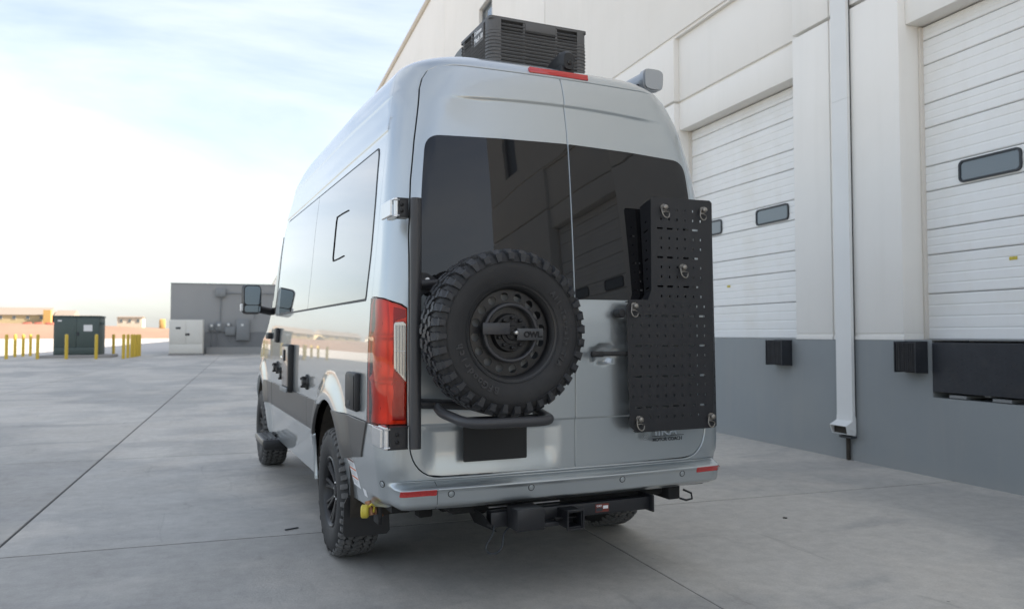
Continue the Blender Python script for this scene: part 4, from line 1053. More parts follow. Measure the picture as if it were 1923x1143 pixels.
# alloy rim: barrel, eight split spokes, cap (outer face towards -Y of the lathe frame)
barrel = lathe_mesh([(-.108, .212), (-.112, .205), (-.104, .196), (-.085, .190), (-.02, .178), (.09, .185), (.105, .205)], 56)
barrel.materials.append(M['rim'])
bm = bmesh.new()
for k in range(8):
    for d in (-.11, .11):
        a = 2 * PI * k / 8
        p0 = Vector((.05 * math.cos(a), -.060, .05 * math.sin(a))); b0 = a + d * .35; b1 = a + d
        q = []
        for (rr_, bb, yy, hw_) in ((.045, b0, -.066, .012), (.11, b0 + (b1 - b0) * .5, -.076, .011), (.185, b1, -.092, .012)):
            c = Vector((rr_ * math.cos(bb), yy, rr_ * math.sin(bb))); t_ = Vector((-math.sin(bb), 0, math.cos(bb)))
            q.append([bm.verts.new(c - t_ * hw_), bm.verts.new(c - t_ * hw_ * .6 + Vector((0, -.008, 0))), bm.verts.new(c + t_ * hw_ * .6 + Vector((0, -.008, 0))), bm.verts.new(c + t_ * hw_), bm.verts.new(c + t_ * hw_ + Vector((0, .022, 0))), bm.verts.new(c - t_ * hw_ + Vector((0, .022, 0)))])
        for A_, B_ in zip(q, q[1:]):
            for j in range(6): bm.faces.new((A_[j], A_[(j + 1) % 6], B_[(j + 1) % 6], B_[j]))
        bm.faces.new(q[-1]); bm.faces.new(q[0][::-1])
bmesh.ops.recalc_face_normals(bm, faces=bm.faces)
spoke_me = bm_mesh(bm); spoke_me.materials.append(M['rim'])
cap_me = lathe_mesh([(-.082, .0005), (-.082, .032), (-.070, .038), (-.066, .06), (-.03, .065), (.02, .07), (.02, .14), (.06, .14), (.06, .0005)], 32); cap_me.materials.append(M['hub'])
nut_bm = bmesh.new()
for k in range(6): add_lathe(nut_bm, [(-.060, .008), (-.078, .008), (-.080, .0005)], 6, Matrix.Translation((.05 * math.cos(2 * PI * k / 6), 0, .05 * math.sin(2 * PI * k / 6))))
nut_me = bm_mesh(nut_bm); nut_me.materials.append(M['steel'])
def child(name, me, parent, mtx):
    o = bpy.data.objects.new(name, me); COL.objects.link(o); o.parent = parent; o.matrix_local = mtx; return o
for i, (x, y, spin) in enumerate(((-.905, WC_Y, 8), (.905, WC_Y, 40), (-.905, FW_Y, 63), (.905, FW_Y, 25))):
    w = bpy.data.objects.new('wheel', None); COL.objects.link(w); w.parent = van; w.location = (x, y - 2.9, WC_Z)
    R_ = Matrix.Rotation(-PI / 2 if x < 0 else PI / 2, 4, 'Z') @ Matrix.Rotation(rad(spin), 4, 'Y')
    for nm, me in (('tyre', tyre_me), ('tread', tread_me), ('rim', barrel), ('spokes', spoke_me), ('hub', cap_me), ('wheel_nuts', nut_me)):
        o = child(nm, me, w, R_)
        if nm in ('tread', 'wheel_nuts'): o['kind'] = 'stuff'

# ---------------------------------------------------------------- spare wheel and its carrier
SX, SZ, SY = -.535, 1.348, -.262
spw = bpy.data.objects.new('spare_wheel', None); COL.objects.link(spw); spw.parent = van; spw.location = (SX, SY - 2.9, SZ)
SS = Matrix.Scale(.985, 4)
child('tyre', tyre_me, spw, SS); o = child('tread', tread_sp, spw, SS @ Matrix.Rotation(.1, 4, 'Y')); o['kind'] = 'stuff'
st = lathe_mesh([(-.100, .208), (-.108, .204), (-.106, .197), (-.092, .193), (-.080, .186), (-.060, .182), (.09, .184)], 64); st.materials.append(M['rim'])
child('rim', st, spw, Matrix.Diagonal((1.065, 1.0, 1.065, 1)))
holes = [circle_pts(.155 * math.cos(2 * PI * (k + .3) / 16), .155 * math.sin(2 * PI * (k + .3) / 16), .0180, 14) for k in range(16)]
dm = poly_plate(circle_pts(0, 0, .184, 56), holes, .004, base=-.058); dm = sharp(dm); dm.materials.append(M['rim'])
child('wheel_disc', dm, spw, Matrix.Diagonal((1.055, 1.0, 1.055, 1)))
bk = lathe_mesh([(-.02, .0005), (-.02, .175)], 40); bk.materials.append(M['galv']); child('backing_plate', bk, spw, Matrix.Identity(4))
rg = bmesh.new(); add_tube(rg, [(.126 * math.cos(a), -.085, .126 * math.sin(a)) for a in [2 * PI * k / 56 for k in range(56)]], .0095, 12, True)
rgm = bm_mesh(rg); rgm.materials.append(M['powder_grey']); child('mount_ring', rgm, spw, Matrix.Identity(4))
hb = lathe_mesh([(-.105, .0005), (-.105, .030), (-.098, .034), (-.098, .050), (-.090, .052), (-.088, .082), (-.058, .088)], 48); hb.materials.append(M['hub']); child('hub_plate', hb, spw, Matrix.Identity(4))
nb = bmesh.new()
for k in range(10):
    a = 2 * PI * (k + .5) / 10; add_lathe(nb, [(-.088, .0085), (-.108, .0085), (-.111, .006), (-.111, .0005)], 6, Matrix.Translation((.067 * math.cos(a), 0, .067 * math.sin(a))))
nbm = bm_mesh(nb); nbm.materials.append(M['hub']); o = child('wheel_nuts', nbm, spw, Matrix.Identity(4)); o['kind'] = 'stuff'
br = sharp(box_mesh(-.150, -.02, -.121, -.116, -.008, .044, bev=.003)); br.materials.append(M['powder_grey']); child('lock_bar', br, spw, Matrix.Identity(4))
br = sharp(box_mesh(.004, .138, -.127, -.122, -.034, .020, bev=.003)); br.materials.append(M['lock_plate']); o = child('lock_bar', br, spw, Matrix.Identity(4)); o.matrix_local = Matrix.Rotation(rad(4), 4, 'Z') @ Matrix.Rotation(rad(0), 4, 'Y')
o['label'] = 'lighter grey plate with the OWL. cut-out lettering'
FLAT = Matrix(((1, 0, 0, 0), (0, 0, -1, 0), (0, 1, 0, 0), (0, 0, 0, 1)))     # text XY plane -> facing -Y
tm = text_mesh('OWL.', .036, .0006, bold=.0018, sx=1.05); tm.transform(Matrix.Translation((.036, -.1285, -.020)) @ FLAT); tm.materials.clear(); tm.materials.append(M['black_gap'])
child('lettering', tm, spw, Matrix.Rotation(rad(4), 4, 'Z'))
bt = bmesh.new(); add_lathe(bt, [(-.100, .009), (-.150, .009), (-.152, .006), (-.152, .0005)], 12); add_lathe(bt, [(-.122, .016), (-.132, .016)], 6)
btm = bm_mesh(bt); btm.materials.append(M['steel']); child('centre_bolt', btm, spw, Matrix.Identity(4))
# valve-side tube and raised sidewall lettering
def arc_text(sx_, size, rr_, a_mid, m, parent, top=True):
    """letters round the sidewall of the spare, facing -Y"""
    widths = []; adv = size * .72
    tot = adv * len(sx_); a = a_mid + tot / 2 / rr_
    for ch in sx_:
        aa = a - adv / 2 / rr_; a -= adv / rr_
        if ch == ' ': continue
        me = text_mesh(ch, size, .0012, align='CENTER', bold=.0012); me.materials.clear(); me.materials.append(M[m])
        me.transform(Matrix.Rotation(-(aa - PI / 2), 4, 'Y') @ Matrix.Translation((0, -.1255, rr_ - size * .35)) @ FLAT)
        bm_all.from_mesh(me); bpy.data.meshes.remove(me)
bm_all = bmesh.new(); arc_text('BFGoodrich', .042, .268, rad(222), 'letter', spw)
m_ = bm_mesh(bm_all); m_.materials.append(M['letter']); child('raised_lettering', m_, spw, Matrix.Identity(4))
bm_all = bmesh.new(); arc_text('All-Terrain T/A', .034, .262, rad(5), 'letter', spw)
m_ = bm_mesh(bm_all); m_.materials.append(M['letter']); child('raised_lettering', m_, spw, Matrix.Identity(4))
rid = bmesh.new()
for q in (.318, .232, .224): add_tube(rid, [(q * math.cos(a), -.1235 if q > .3 else -.113, q * math.sin(a)) for a in [2 * PI * k / 72 for k in range(72)]], .0016, 6, True)
rm = bm_mesh(rid); rm.materials.append(M['rubber']); child('sidewall_rib', rm, spw, Matrix.Identity(4))

car = V_('tyre_carrier', sharp((lambda b: (add_tube(b, [(-.907, -.11, .822), (-.9075, -.11, 1.4), (-.908, -.11, 1.966)], .027, 24), bm_mesh(b))[1])(bmesh.new())), 'powder_grey')
def ct(name, pts, rr_, m='powder', n=14, parent=car): return tube(name, pts, rr_, m, parent, n, wc=True)
ct('carrier_arm', [(-.89, -.10, 1.025), (-.70, -.09, 1.012), (-.33, -.09, .99)], .024)
ct('carrier_arm', [(-.89, -.10, 1.57), (-.6, -.08, 1.59), (-.45, -.08, 1.59)], .022)
ct('tyre_tray', fillet([(-.80, -.10, 1.01), (-.80, -.16, .985), (-.755, -.40, .955), (-.36, -.42, .955), (-.315, -.18, .97), (-.315, -.10, .985)], .09, 8), .0225, 'powder_grey', 18)
ct('tray_crossbar', [(-.77, -.22, .955), (-.34, -.22, .955)], .012)
ct('carrier_arm', [(-.535, -.09, .99), (-.535, -.09, 1.60)], .022)
me = poly_plate([(-.90, 1.505), (-.90, 1.63), (-.845, 1.625), (-.80, 1.60), (-.775, 1.56), (-.80, 1.545), (-.86, 1.53), (-.88, 1.505)], [], .008, base=-.088)
V_('gusset_plate', me, 'powder', car)
bm = bmesh.new(); add_lathe(bm, [(0, .012), (-.006, .012), (-.008, .008), (-.008, .0005)], 12, Matrix.Translation((-.845, -.088, 1.592))); V_('bolt', bm_mesh(bm), 'white_plastic', car)
V_('latch', box_mesh(-.115, -.085, -.10, -.02, 1.56, 1.62, .006), 'powder', car); V_('latch', box_mesh(-.115, -.02, -.075, -.05, 1.37, 1.45, .01), 'powder', car)
# hinges: bracket, hinge block, pin, bolts
def hinge(zc, x_in, x_out, y_out, hh, sc=1.0):
    bm = bmesh.new(); add_box(bm, x_out + .040, x_in, -.075, -.060, zc - hh, zc + hh, .003); add_box(bm, x_out + .03, x_in, -.075, -.02, zc + hh - .004, zc + hh + .004); add_box(bm, x_out + .03, x_in, -.075, -.02, zc - hh - .004, zc - hh + .004)
    h_ = V_('hinge_bracket', bm_mesh(bm), 'powder', van)
    bm = bmesh.new(); add_box(bm, x_out + .014, x_out + .045, -.074, y_out * .5, zc + hh * .78, zc + hh + .004, .004); add_box(bm, x_out + .014, x_out + .045, -.074, y_out * .5, zc - hh - .004, zc - hh * .78, .004)
    add_box(bm, x_out + .0, x_out + .012, -.055, .10, zc - hh * .9, zc + hh * .9, .003)
    V_('hinge_block', bm_mesh(bm), 'alum', h_)
    tube('hinge_pin', [(x_out + .03, -.055, zc - hh * .8), (x_out + .03, -.055, zc + hh * .8)], .0145, 'alum', h_, 16, True)
    for dz in (-hh * .35, hh * .35):
        bm = bmesh.new(); add_lathe(bm, [(0, .009), (-.006, .009), (-.009, .005), (-.009, .0005)], 12, Matrix.Translation((x_in - .035 * sc, -.075, zc + dz))); V_('bolt', bm_mesh(bm), 'hub', h_)
hinge(1.925, -.930, -1.015, .10, .042)
hinge(.868, -.930, -1.055, .08, .048, 1.5)

# number plate (blank, dark)
V_('number_plate', poly_plate(rrect(-.622, -.282, .722, .898, .008), [], .003, base=.028), 'plate')
# centre door handle, lock knob, badge
hd = V_('door_handle', box_mesh(.075, .150, -.012, .012, 1.222, 1.252, .008), 'black_plastic', rd_o)
V_('handle_bar', box_mesh(.10, .33, -.010, .008, 1.226, 1.250, .007), 'black_plastic', hd)
bm = bmesh.new(); add_lathe(bm, [(.05, .024), (.0, .024), (-.008, .018), (-.008, .0005)], 20, Matrix.Translation((.262, 0, 1.452))); V_('lock_knob', sharp(bm_mesh(bm)), 'black_plastic', rd_o)
BT = Matrix.Translation((.50, .055, .788)) @ Matrix.Rotation(rad(2), 4, 'Z') @ FLAT
text('badge', 'IIKA', .062, 'chrome', rd_o, BT, extrude=.002, bold=.001, sx=1.35)
text('badge', 'MOTOR COACH', .026, 'seal', rd_o, Matrix.Translation((.485, .052, .757)) @ Matrix.Rotation(rad(2), 4, 'Z') @ FLAT, extrude=.001, bold=.0008, sx=1.02)
tube('badge_line', [(.485, .055, .783), (.70, .064, .783)], .0018, 'seal', rd_o, 6, True)
text('badge', '@', .045, 'galv', rd_o, Matrix.Translation((.415, .052, .775)) @ FLAT, extrude=.001)
# high brake light and camera on the roof edge
me = box_mesh(-.165, .20, -.012, .04, -.014, .020, .006); me.transform(Matrix.Translation((0, .245, 2.772)) @ Matrix.Rotation(rad(-8), 4, 'X'))
bl = V_('high_brake_light', me, 'brake_red')
bm = bmesh.new()
secs = []
for (y, w, h, zc) in ((.60, .035, .012, 2.845), (.48, .045, .03, 2.855), (.38, .046, .045, 2.868), (.31, .045, .055, 2.872), (.265, .042, .055, 2.866), (.245, .034, .046, 2.860)):
    ring = []
    for k in range(20):
        a = 2 * PI * k / 20; ca, sa = math.cos(a), math.sin(a)
        ring.append(bm.verts.new((.085 + w * math.copysign(abs(ca) ** .7, ca), y, zc + h * math.copysign(abs(sa) ** .8, sa))))
    secs.append(ring)
for A_, B_ in zip(secs, secs[1:]):
    for k in range(20): bm.faces.new((A_[k], A_[(k + 1) % 20], B_[(k + 1) % 20], B_[k])).smooth = True
bm.faces.new(secs[-1]); bm.faces.new(secs[0][::-1]); bmesh.ops.recalc_face_normals(bm, faces=bm.faces)
rcam = V_('reversing_camera', sharp(bm_mesh(bm), 50), 'black_plastic')
bm = bmesh.new(); add_lathe(bm, [(.25, .015), (.240, .015), (.2385, .009), (.240, .0005)], 18, Matrix.Translation((.088, 0, 2.852))); V_('camera_lens', bm_mesh(bm), 'glass', rcam)
bm = bmesh.new(); add_box(bm, .045, .125, .26, .60, 2.78, 2.85, .01); V_('camera_foot', bm_mesh(bm), 'black_plastic', rcam)

# ---------------------------------------------------------------- gear panel on the right rear door
GP = -.02
outer = [(0.2959, 0.8561), (0.3347, 0.8213), (0.8401, 0.8244), (0.8401, 2.0786), (0.8268, 2.0868), (0.4493, 2.0827), (0.437, 2.0724), (0.437, 1.5773), (0.4156, 1.5241), (0.303, 1.5241), (0.2795, 1.4914)]
gh = []
ROWS = [2.0192, 1.966, 1.9149, 1.8617, 1.8095, 1.7574, 1.7052, 1.652, 1.5998, 1.5466, 1.4924, 1.4392, 1.386, 1.3318, 1.2776, 1.2244, 1.1671, 1.1149, 1.0638, 1.0085, 0.9522, 0.898]
for ri, zr in enumerate(ROWS):
    up = zr > 1.56 - .015
    if ri == len(ROWS) - 1:
        for c in [0.3705, 0.4232, 0.4759, 0.5286, 0.5813, 0.634, 0.6867, 0.7393]: gh.append([(c - .0035, zr - .006), (c + .0035, zr - .006), (c + .0035, zr + .006), (c - .0035, zr + .006)])
        continue
    if ri % 3 == 2:
        L = ((0.4954, 1), (0.5588, 1), (0.612, 0), (0.6652, 1), (0.7276, 1)) if up else ((0.3521, 1), (0.4156, 1), (0.4667, 0), (0.5219, 1), (0.5895, 1), (0.6427, 0), (0.6969, 1), (0.7695, 1))
        for c, w in L:
            q = .0198 if w else .0046; gh.append(rrect(c - q, c + q, zr - .0052, zr + .0052, .0045, 2))
    else:
        cols = [0.5035, 0.5557, 0.6079, 0.6601, 0.7133, 0.7644] if up else [0.3173, 0.3695, 0.4207, 0.4728, 0.526, 0.5792, 0.6324, 0.6846, 0.7358, 0.7859]
        if ri == 0: cols = cols[1:5]
        if ri == 10: cols = cols[1:]
        for c in cols: gh.append([(c - .0044, zr - .0064), (c + .0044, zr - .0064), (c + .0044, zr + .0064), (c - .0044, zr + .0064)])
gp = V_('gear_panel', poly_plate(outer, gh, .003, base=GP), 'powder')
def plate3(name, corners, holes_uv, m, parent, th=.003):
    """quad plate from four 3D corners (a, b, c, d); holes in (u, v) 0..1"""
    a, b, c, d = [Vector(p) for p in corners]
    me = poly_plate([(0, 0), (1, 0), (1, 1), (0, 1)], holes_uv, 1.0, axis='Z', base=0)
    n = (b - a).cross(d - a).normalized()
    for v in me.vertices:
        u_, w_, t_ = v.co; p = (a * (1 - u_) + b * u_) * (1 - w_) + (d * (1 - u_) + c * u_) * w_; v.co = p + n * (t_ * th)
    return V_(name, me, m, parent)
hl = [[(.42, v - .004), (.68, v - .004), (.68, v + .004), (.42, v + .004)] for v in [.03 + .0387 * k for k in range(25)]]
plate3('side_flange', [(0.8401, GP, 0.8244), (0.882, GP + .03, 0.8285), (0.8616, GP + .03, 2.0315), (0.8401, GP, 2.0745)], hl, 'powder', gp)
hl = []
ZL, ZH = 1.5773, 2.0724
for ri, zr in enumerate(ROWS[1:10]):
    v = (zr - ZL) / (ZH - ZL)
    if v < .04: continue
    if ri % 3 == 1: hl.append([(.30, v - .010), (.76, v - .010), (.76, v + .010), (.30, v + .010)])
    else: hl.append([(.42, v - .011), (.60, v - .011), (.60, v + .011), (.42, v + .011)])
plate3('side_flange', [(0.437, GP + .0035, ZL), (0.437 + .002, .052, ZL - .02), (0.437, .086, ZH - .03), (0.437, GP + .0035, ZH - .002)], hl, 'powder', gp)
plate3('corner_flange', [(0.4156, GP + .002, 1.5221), (0.4156 - .002, .045, 1.5221 - .012), (0.437 + .002, .052, ZL - .02), (0.437, GP + .002, ZL - .002)], [], 'powder', gp)
plate3('step_flange', [(0.303, GP + .002, 1.5231), (0.303, GP + .05, 1.5231 - .01), (0.4115, GP + .05, 1.5231 - .01), (0.4156, GP + .002, 1.5231)], [], 'powder', gp)
plate3('bottom_flange', [(0.3347, GP + .003, 0.8223), (0.3347, GP + .03, 0.8264), (0.8401, GP + .03, 0.8264), (0.8401, GP + .003, 0.8244)], [], 'powder', gp)
for z in (1.95, 1.20, .95):
    tube('mount_arm', [(.69, GP + .004, z), (.70, .10, z)], .014, 'powder', gp, 10, True)
DR0 = None
for (x, z, rz) in ((0.5179, 2.0274, -8), (0.7787, 2.0285, 6), (0.6386, 1.7052, -6), (0.3245, 1.4893, 3), (0.3511, 0.8898, -4), (0.8196, 0.8857, 5)):
    if DR0 is None:
        bm = bmesh.new(); add_lathe(bm, [(0, .019), (-.004, .019), (-.006, .011), (-.014, .0105), (-.017, .014), (-.024, .0155), (-.030, .0125), (-.033, .006), (-.033, .0005)], 20)
        dr_a = sharp(bm_mesh(bm), 50)
        bm = bmesh.new(); q = [(-.015, -.012, .004), (-.021, -.013, -.012), (-.022, -.016, -.034), (-.016, -.020, -.050), (0, -.022, -.060), (.016, -.020, -.050), (.021, -.016, -.034), (.0, -.014, -.024), (-.018, -.013, -.020)]
        add_tube(bm, fillet(q[:7], .012, 4) , .0032, 8); add_tube(bm, [(-.021, -.014, -.024), (0, -.016, -.022), (.021, -.016, -.030)], .003, 8); add_tube(bm, [(-.015, -.012, .004), (0, -.012, .018), (.013, -.013, .006)], .003, 8)
        dr_b = bm_mesh(bm); dr_a.materials.append(M['dull_steel']); dr_b.materials.append(M['dull_steel']); DR0 = True
    o = bpy.data.objects.new('tie_down', dr_a); COL.objects.link(o); o.parent = gp; o.location = (x, GP, z); o.rotation_euler = (0, rad(rz), 0)
    o = bpy.data.objects.new('d_ring', dr_b); COL.objects.link(o); o.parent = gp; o.location = (x, GP, z); o.rotation_euler = (0, rad(rz * 1.6), 0)

# ---------------------------------------------------------------- roof air conditioner
ax0, ax1, ay0, ay1, az0, az1 = -.250, .405, .60, 1.10, 2.86, 3.205
acu = bpy.data.objects.new('air_conditioner', None); COL.objects.link(acu); acu.parent = van; acu.location = (.055, .9 - 2.9, 2.86)
def A_(name, me, m, parent=acu, **k):
    me.transform(Matrix.Translation((-.055, -.9, -2.86))); return put(name, me, m, parent, **k)
A_('core', box_mesh(ax0 + .022, ax1 - .022, ay0 + .022, ay1 - .022, az0, az1 - .02), 'black_plastic')
bm = bmesh.new(); add_box(bm, ax0 + .004, ax1 - .004, ay0 + .004, ay1, az1 - .020, az1, .018, 4); A_('top_cover', sharp(bm_mesh(bm)), 'ac_plastic')
# corner post and louvres swept round the rear corners
def bay(xa, ya, xb, yb, z0, z1, rr=.045, th=.012):
    pts = []
    return pts
nl = 15; pitch = (az1 - .035 - az0) / nl
def slat_path(inset, full=True):
    c = .05
    xl, xr, yr = ax0 + inset, ax1 - inset, ay0 + inset
    pts = [(xl, ay1 - .02)]
    pts += [(xl, yr + c)] + [(xl + c - c * math.cos(rad(a)), yr + c - c * math.sin(rad(a))) for a in (18, 36, 54, 72, 90)] + [(xr - c, yr)] + [(xr - c + c * math.sin(rad(a)), yr + c - c * math.cos(rad(a))) for a in (18, 36, 54, 72, 90)] + [(xr, ay1 - .02)]
    return pts
for k in range(nl):
    z0 = az0 + .006 + k * pitch; h = pitch * (.80 if k < nl - 3 else .62)
    bm = bmesh.new()
    sw = .006 * math.sin(PI * (k + .5) / nl)
    A0 = slat_path(.006 - sw + .004); A1 = slat_path(.003 - sw); A2 = slat_path(.022)
    L = []
    for pth, z in ((A0, z0), (A1, z0 + h * .5), (A0, z0 + h), (A2, z0 + h * 1.1), (A2, z0 - h * .1)): L.append([bm.verts.new((x, y, z)) for x, y in pth])
    for i in range(5):
        for j in range(len(A0) - 1): bm.faces.new((L[i][j], L[i][j + 1], L[(i + 1) % 5][j + 1], L[(i + 1) % 5][j]))
    bmesh.ops.recalc_face_normals(bm, faces=bm.faces)
    A_('louvre', sharp(bm_mesh(bm), 30), 'ac_plastic')
for x in (ax0 + .225, ax1 - .215): A_('rib', box_mesh(x - .006, x + .006, ay0 + .006, ay0 + .02, az0, az1 - .02), 'ac_plastic')
for y in (ay0 + .075, ay0 + .30, ay1 - .06): A_('rib', box_mesh(ax0 + .006, ax0 + .02, y - .007, y + .007, az0, az1 - .02), 'ac_plastic')
A_('handle_recess', box_mesh(ax0 + .232, ax1 - .222, ay0 + .0, ay0 + .016, az1 - .062, az1 - .014, bev=.004), 'ac_plastic')
# solid rounded corner posts
bm = bmesh.new()
pc = slat_path(.0015); cpts = pc[1:7]
for s_ in (0, 1):
    q = pc[1:7] if not s_ else pc[7:13]
    q = ([(ax0 + .0015, ay0 + .068)] + q + [(ax0 + .075, ay0 + .0015)]) if not s_ else ([(ax1 - .075, ay0 + .0015)] + q + [(ax1 - .0015, ay0 + .068)])
    lo = [bm.verts.new((x, y, az0)) for x, y in q]; hi = [bm.verts.new((x, y, az1 - .012)) for x, y in q]
    for j in range(len(q) - 1): bm.faces.new((lo[j], lo[j + 1], hi[j + 1], hi[j])).smooth = True
    A_('corner_post', bm_mesh(bm), 'ac_plastic'); bm = bmesh.new()
# sloped front part of the shroud
bm = bmesh.new()
sec = [(ay1 - .015, az0, az1 - .03), (ay1 + .08, az0, az1 - .035), (ay1 + .32, az0, az0 + .25), (ay1 + .42, az0, az0 + .10)]
V2 = [[bm.verts.new((x, y, z)) for (x, z) in ((ax0 + .01, z0), (ax0 + .01, z1), (ax1 - .01, z1), (ax1 - .01, z0))] for y, z0, z1 in sec]
for a, b in zip(V2, V2[1:]):
    for j in range(3): bm.faces.new((a[j], a[j + 1], b[j + 1], b[j]))
bm.faces.new(V2[-1]); bmesh.ops.recalc_face_normals(bm, faces=bm.faces)
A_('front_shroud', bm_mesh(bm), 'shroud')
SIDE = Matrix(((0, 0, -1, 0), (-1, 0, 0, 0), (0, 1, 0, 0), (0, 0, 0, 1)))     # text facing -X, reading towards -Y
A_('logo_plate', box_mesh(ax0 - .006, ax0 + .01, ay0 + .085, ay0 + .235, az1 - .125, az1 - .022, bev=.004), 'ac_plastic')
for s_, sz, yy, zz, sh in (('Coleman', .034, ay0 + .225, az1 - .062, .15), ('Mach 10', .042, ay0 + .225, az1 - .108, .1)):
    tm = text_mesh(s_, sz, .0008, shear=sh, bold=.001, sx=.95); tm.materials.clear(); tm.transform(Matrix.Translation((ax0 - .0075, yy, zz)) @ SIDE)
    A_('logo', tm, 'logo_white')

# ---------------------------------------------------------------- awning along the right roof edge
def prism_y(prof, y0, y1):
    bm = bmesh.new(); a = [bm.verts.new((x, y0, z)) for x, z in prof]; b = [bm.verts.new((x, y1, z)) for x, z in prof]; n = len(prof)
    for k in range(n): bm.faces.new((a[k], a[(k + 1) % n], b[(k + 1) % n], b[k]))
    bm.faces.new(a); bm.faces.new(b); bmesh.ops.recalc_face_normals(bm, faces=bm.faces); return sharp(bm_mesh(bm), 30)
def round_prof(cx, cz, hx, hz, e=.55, n=28):
    o = []
    for k in range(n):
        t = 2 * PI * k / n; c_, s_ = math.cos(t), math.sin(t)
        o.append((cx + hx * math.copysign(abs(c_) ** e, c_) + (.006 if c_ > 0 else 0) * s_, cz + hz * math.copysign(abs(s_) ** e, s_)))
    return o
aw = V_('awning', prism_y(round_prof(.857, 2.949, .068, .062), .60, 3.9), 'awning')
V_('awning_end_cap', prism_y(round_prof(.857, 2.949, .076, .070), .565, .605), 'awning', aw)
V_('awning_end_cap', prism_y(round_prof(.857, 2.949, .068, .062), .552, .5648), 'awning', aw)
V_('awning_arm', box_mesh(.775, .79, .62, .95, 2.905, 2.93, bev=.004), 'black_plastic', aw)
for y in (.72, 1.6, 2.5, 3.4): V_('awning_bracket', box_mesh(.70, .80, y, y + .09, 2.80, 2.93, bev=.008), 'galv', aw)
V_('roof_fin', prism_y([(-.62, 2.80), (-.60, 2.90), (-.56, 2.90), (-.54, 2.80)], 1.6, 1.75), 'black_plastic')
tube('roof_rail', [(-.60, 1.45, 2.86), (-.61, 1.65, 2.90), (-.62, 2.4, 2.90)], .02, 'black_plastic', van, 10, True)

# ---------------------------------------------------------------- left side fittings
def on_side(y, z, off=0.0):
    return surf(s_y(y, z), z, off, 'body')
xb = on_side(.62, 1.04).x
o = V_('outlet_box', box_mesh(xb - .030, xb + .004, .505, .735, .938, 1.140, bev=.012), 'black_plastic')
V_('box_label', box_mesh(xb - .0312, xb - .0302, .60, .665, 1.02, 1.075), 'sticker', o)
V_('box_label', box_mesh(xb - .0316, xb - .0312, .61, .655, 1.03, 1.045), 'seal', o)
V_('box_switch', box_mesh(xb - .036, xb - .0302, .60, .66, .965, .99, .002), 'seal', o)
V_('box_lid', box_mesh(xb - .034, xb - .030, .52, .72, .952, 1.126, bev=.002), 'black_plastic', o)
xf = on_side(3.0, 1.07).x
o = V_('service_cover', box_mesh(xf - .040, xf + .004, 2.80, 3.16, .885, 1.262, bev=.010), 'black_plastic')
V_('cover_face', box_mesh(xf - .0425, xf - .040, 2.82, 3.14, .93, 1.245, .001), 'beige_panel', o)
V_('cover_lip', box_mesh(xf - .058, xf - .0425, 2.80, 3.16, .885, .925, .006), 'galv', o)
V_('cover_latch', box_mesh(xf - .055, xf - .0425, 2.95, 2.98, 1.13, 1.22, .004), 'seal', o)
for (y, z, q) in ((3.70, 1.050, .055), (3.30, 1.000, .050), (3.48, 1.030, .030), (2.13, 1.005, .055)):
    c = on_side(y, z); bm = bmesh.new()
    add_lathe(bm, [(.0, q), (.010, q), (.014, q * .9), (.014, q * .62), (.035, q * .58), (.040, q * .4), (.040, .0005)], 18, Matrix.Translation(c) @ Matrix.Rotation(PI / 2, 4, 'Z'))
    for k in range(4):
        a = k * PI / 2 + .6; add_box(bm, c.x - .045, c.x - .01, y + q * .72 * math.cos(a) - .008, y + q * .72 * math.cos(a) + .008, z + q * .72 * math.sin(a) - .008, z + q * .72 * math.sin(a) + .008)
    V_('inlet_fitting', bm_mesh(bm), 'black_plastic')
c = on_side(3.22, 1.155); V_('cover_handle', box_mesh(c.x - .045, c.x, 3.16, 3.26, 1.135, 1.165, .01), 'chrome')
c = on_side(3.72, 1.36); V_('slide_handle', box_mesh(c.x - .035, c.x, 3.66, 3.78, 1.27, 1.40, .012), 'black_plastic')
c = on_side(4.2, 1.33); V_('front_door_handle', box_mesh(c.x - .045, c.x, 4.16, 4.34, 1.30, 1.36, .014), 'black_plastic')
# warning sticker on the bumper side
def on_b(y, z, off=.0006): return surf(s_y(y, z), z, off, 'bumper')
def patch(name, ya, yb, yc, yd, z0, z1, m, parent, off):
    bm = bmesh.new(); n = 6; rows = []
    for i in range(n + 1):
        t = i / n; z = z1 + (z0 - z1) * t; a = ya + (yc - ya) * t; b = yb + (yd - yb) * t
        rows.append([bm.verts.new(on_b(a + (b - a) * k / 4, z, off)) for k in range(5)])
    for A, B in zip(rows, rows[1:]):
        for k in range(4): bm.faces.new((A[k], A[k + 1], B[k + 1], B[k]))
    return V_(name, bm_mesh(bm), m, parent)
stk = patch('warning_sticker', .885, .715, .765, .60, .520, .660, 'sticker', bump_o, .001)
for t, m in ((.06, 'red_print'), (.36, 'orange'), (.66, 'orange')):
    z = .66 - .14 * t; a = .885 - .12 * t; b = .715 - .115 * t
    patch('sticker_band', a - .01, b + .01, a - .016, b + .004, z - .008, z, m, stk, .0018)
    for j in (1, 2, 3): patch('sticker_text', a - .02 - .006 * j, b + .03, a - .021 - .006 * j, b + .029, z - .0115 - .0075 * j, z - .0095 - .0075 * j, 'galv', stk, .0016)
patch('warning_sticker', .56, .48, .53, .46, .500, .535, 'sticker', bump_o, .001)

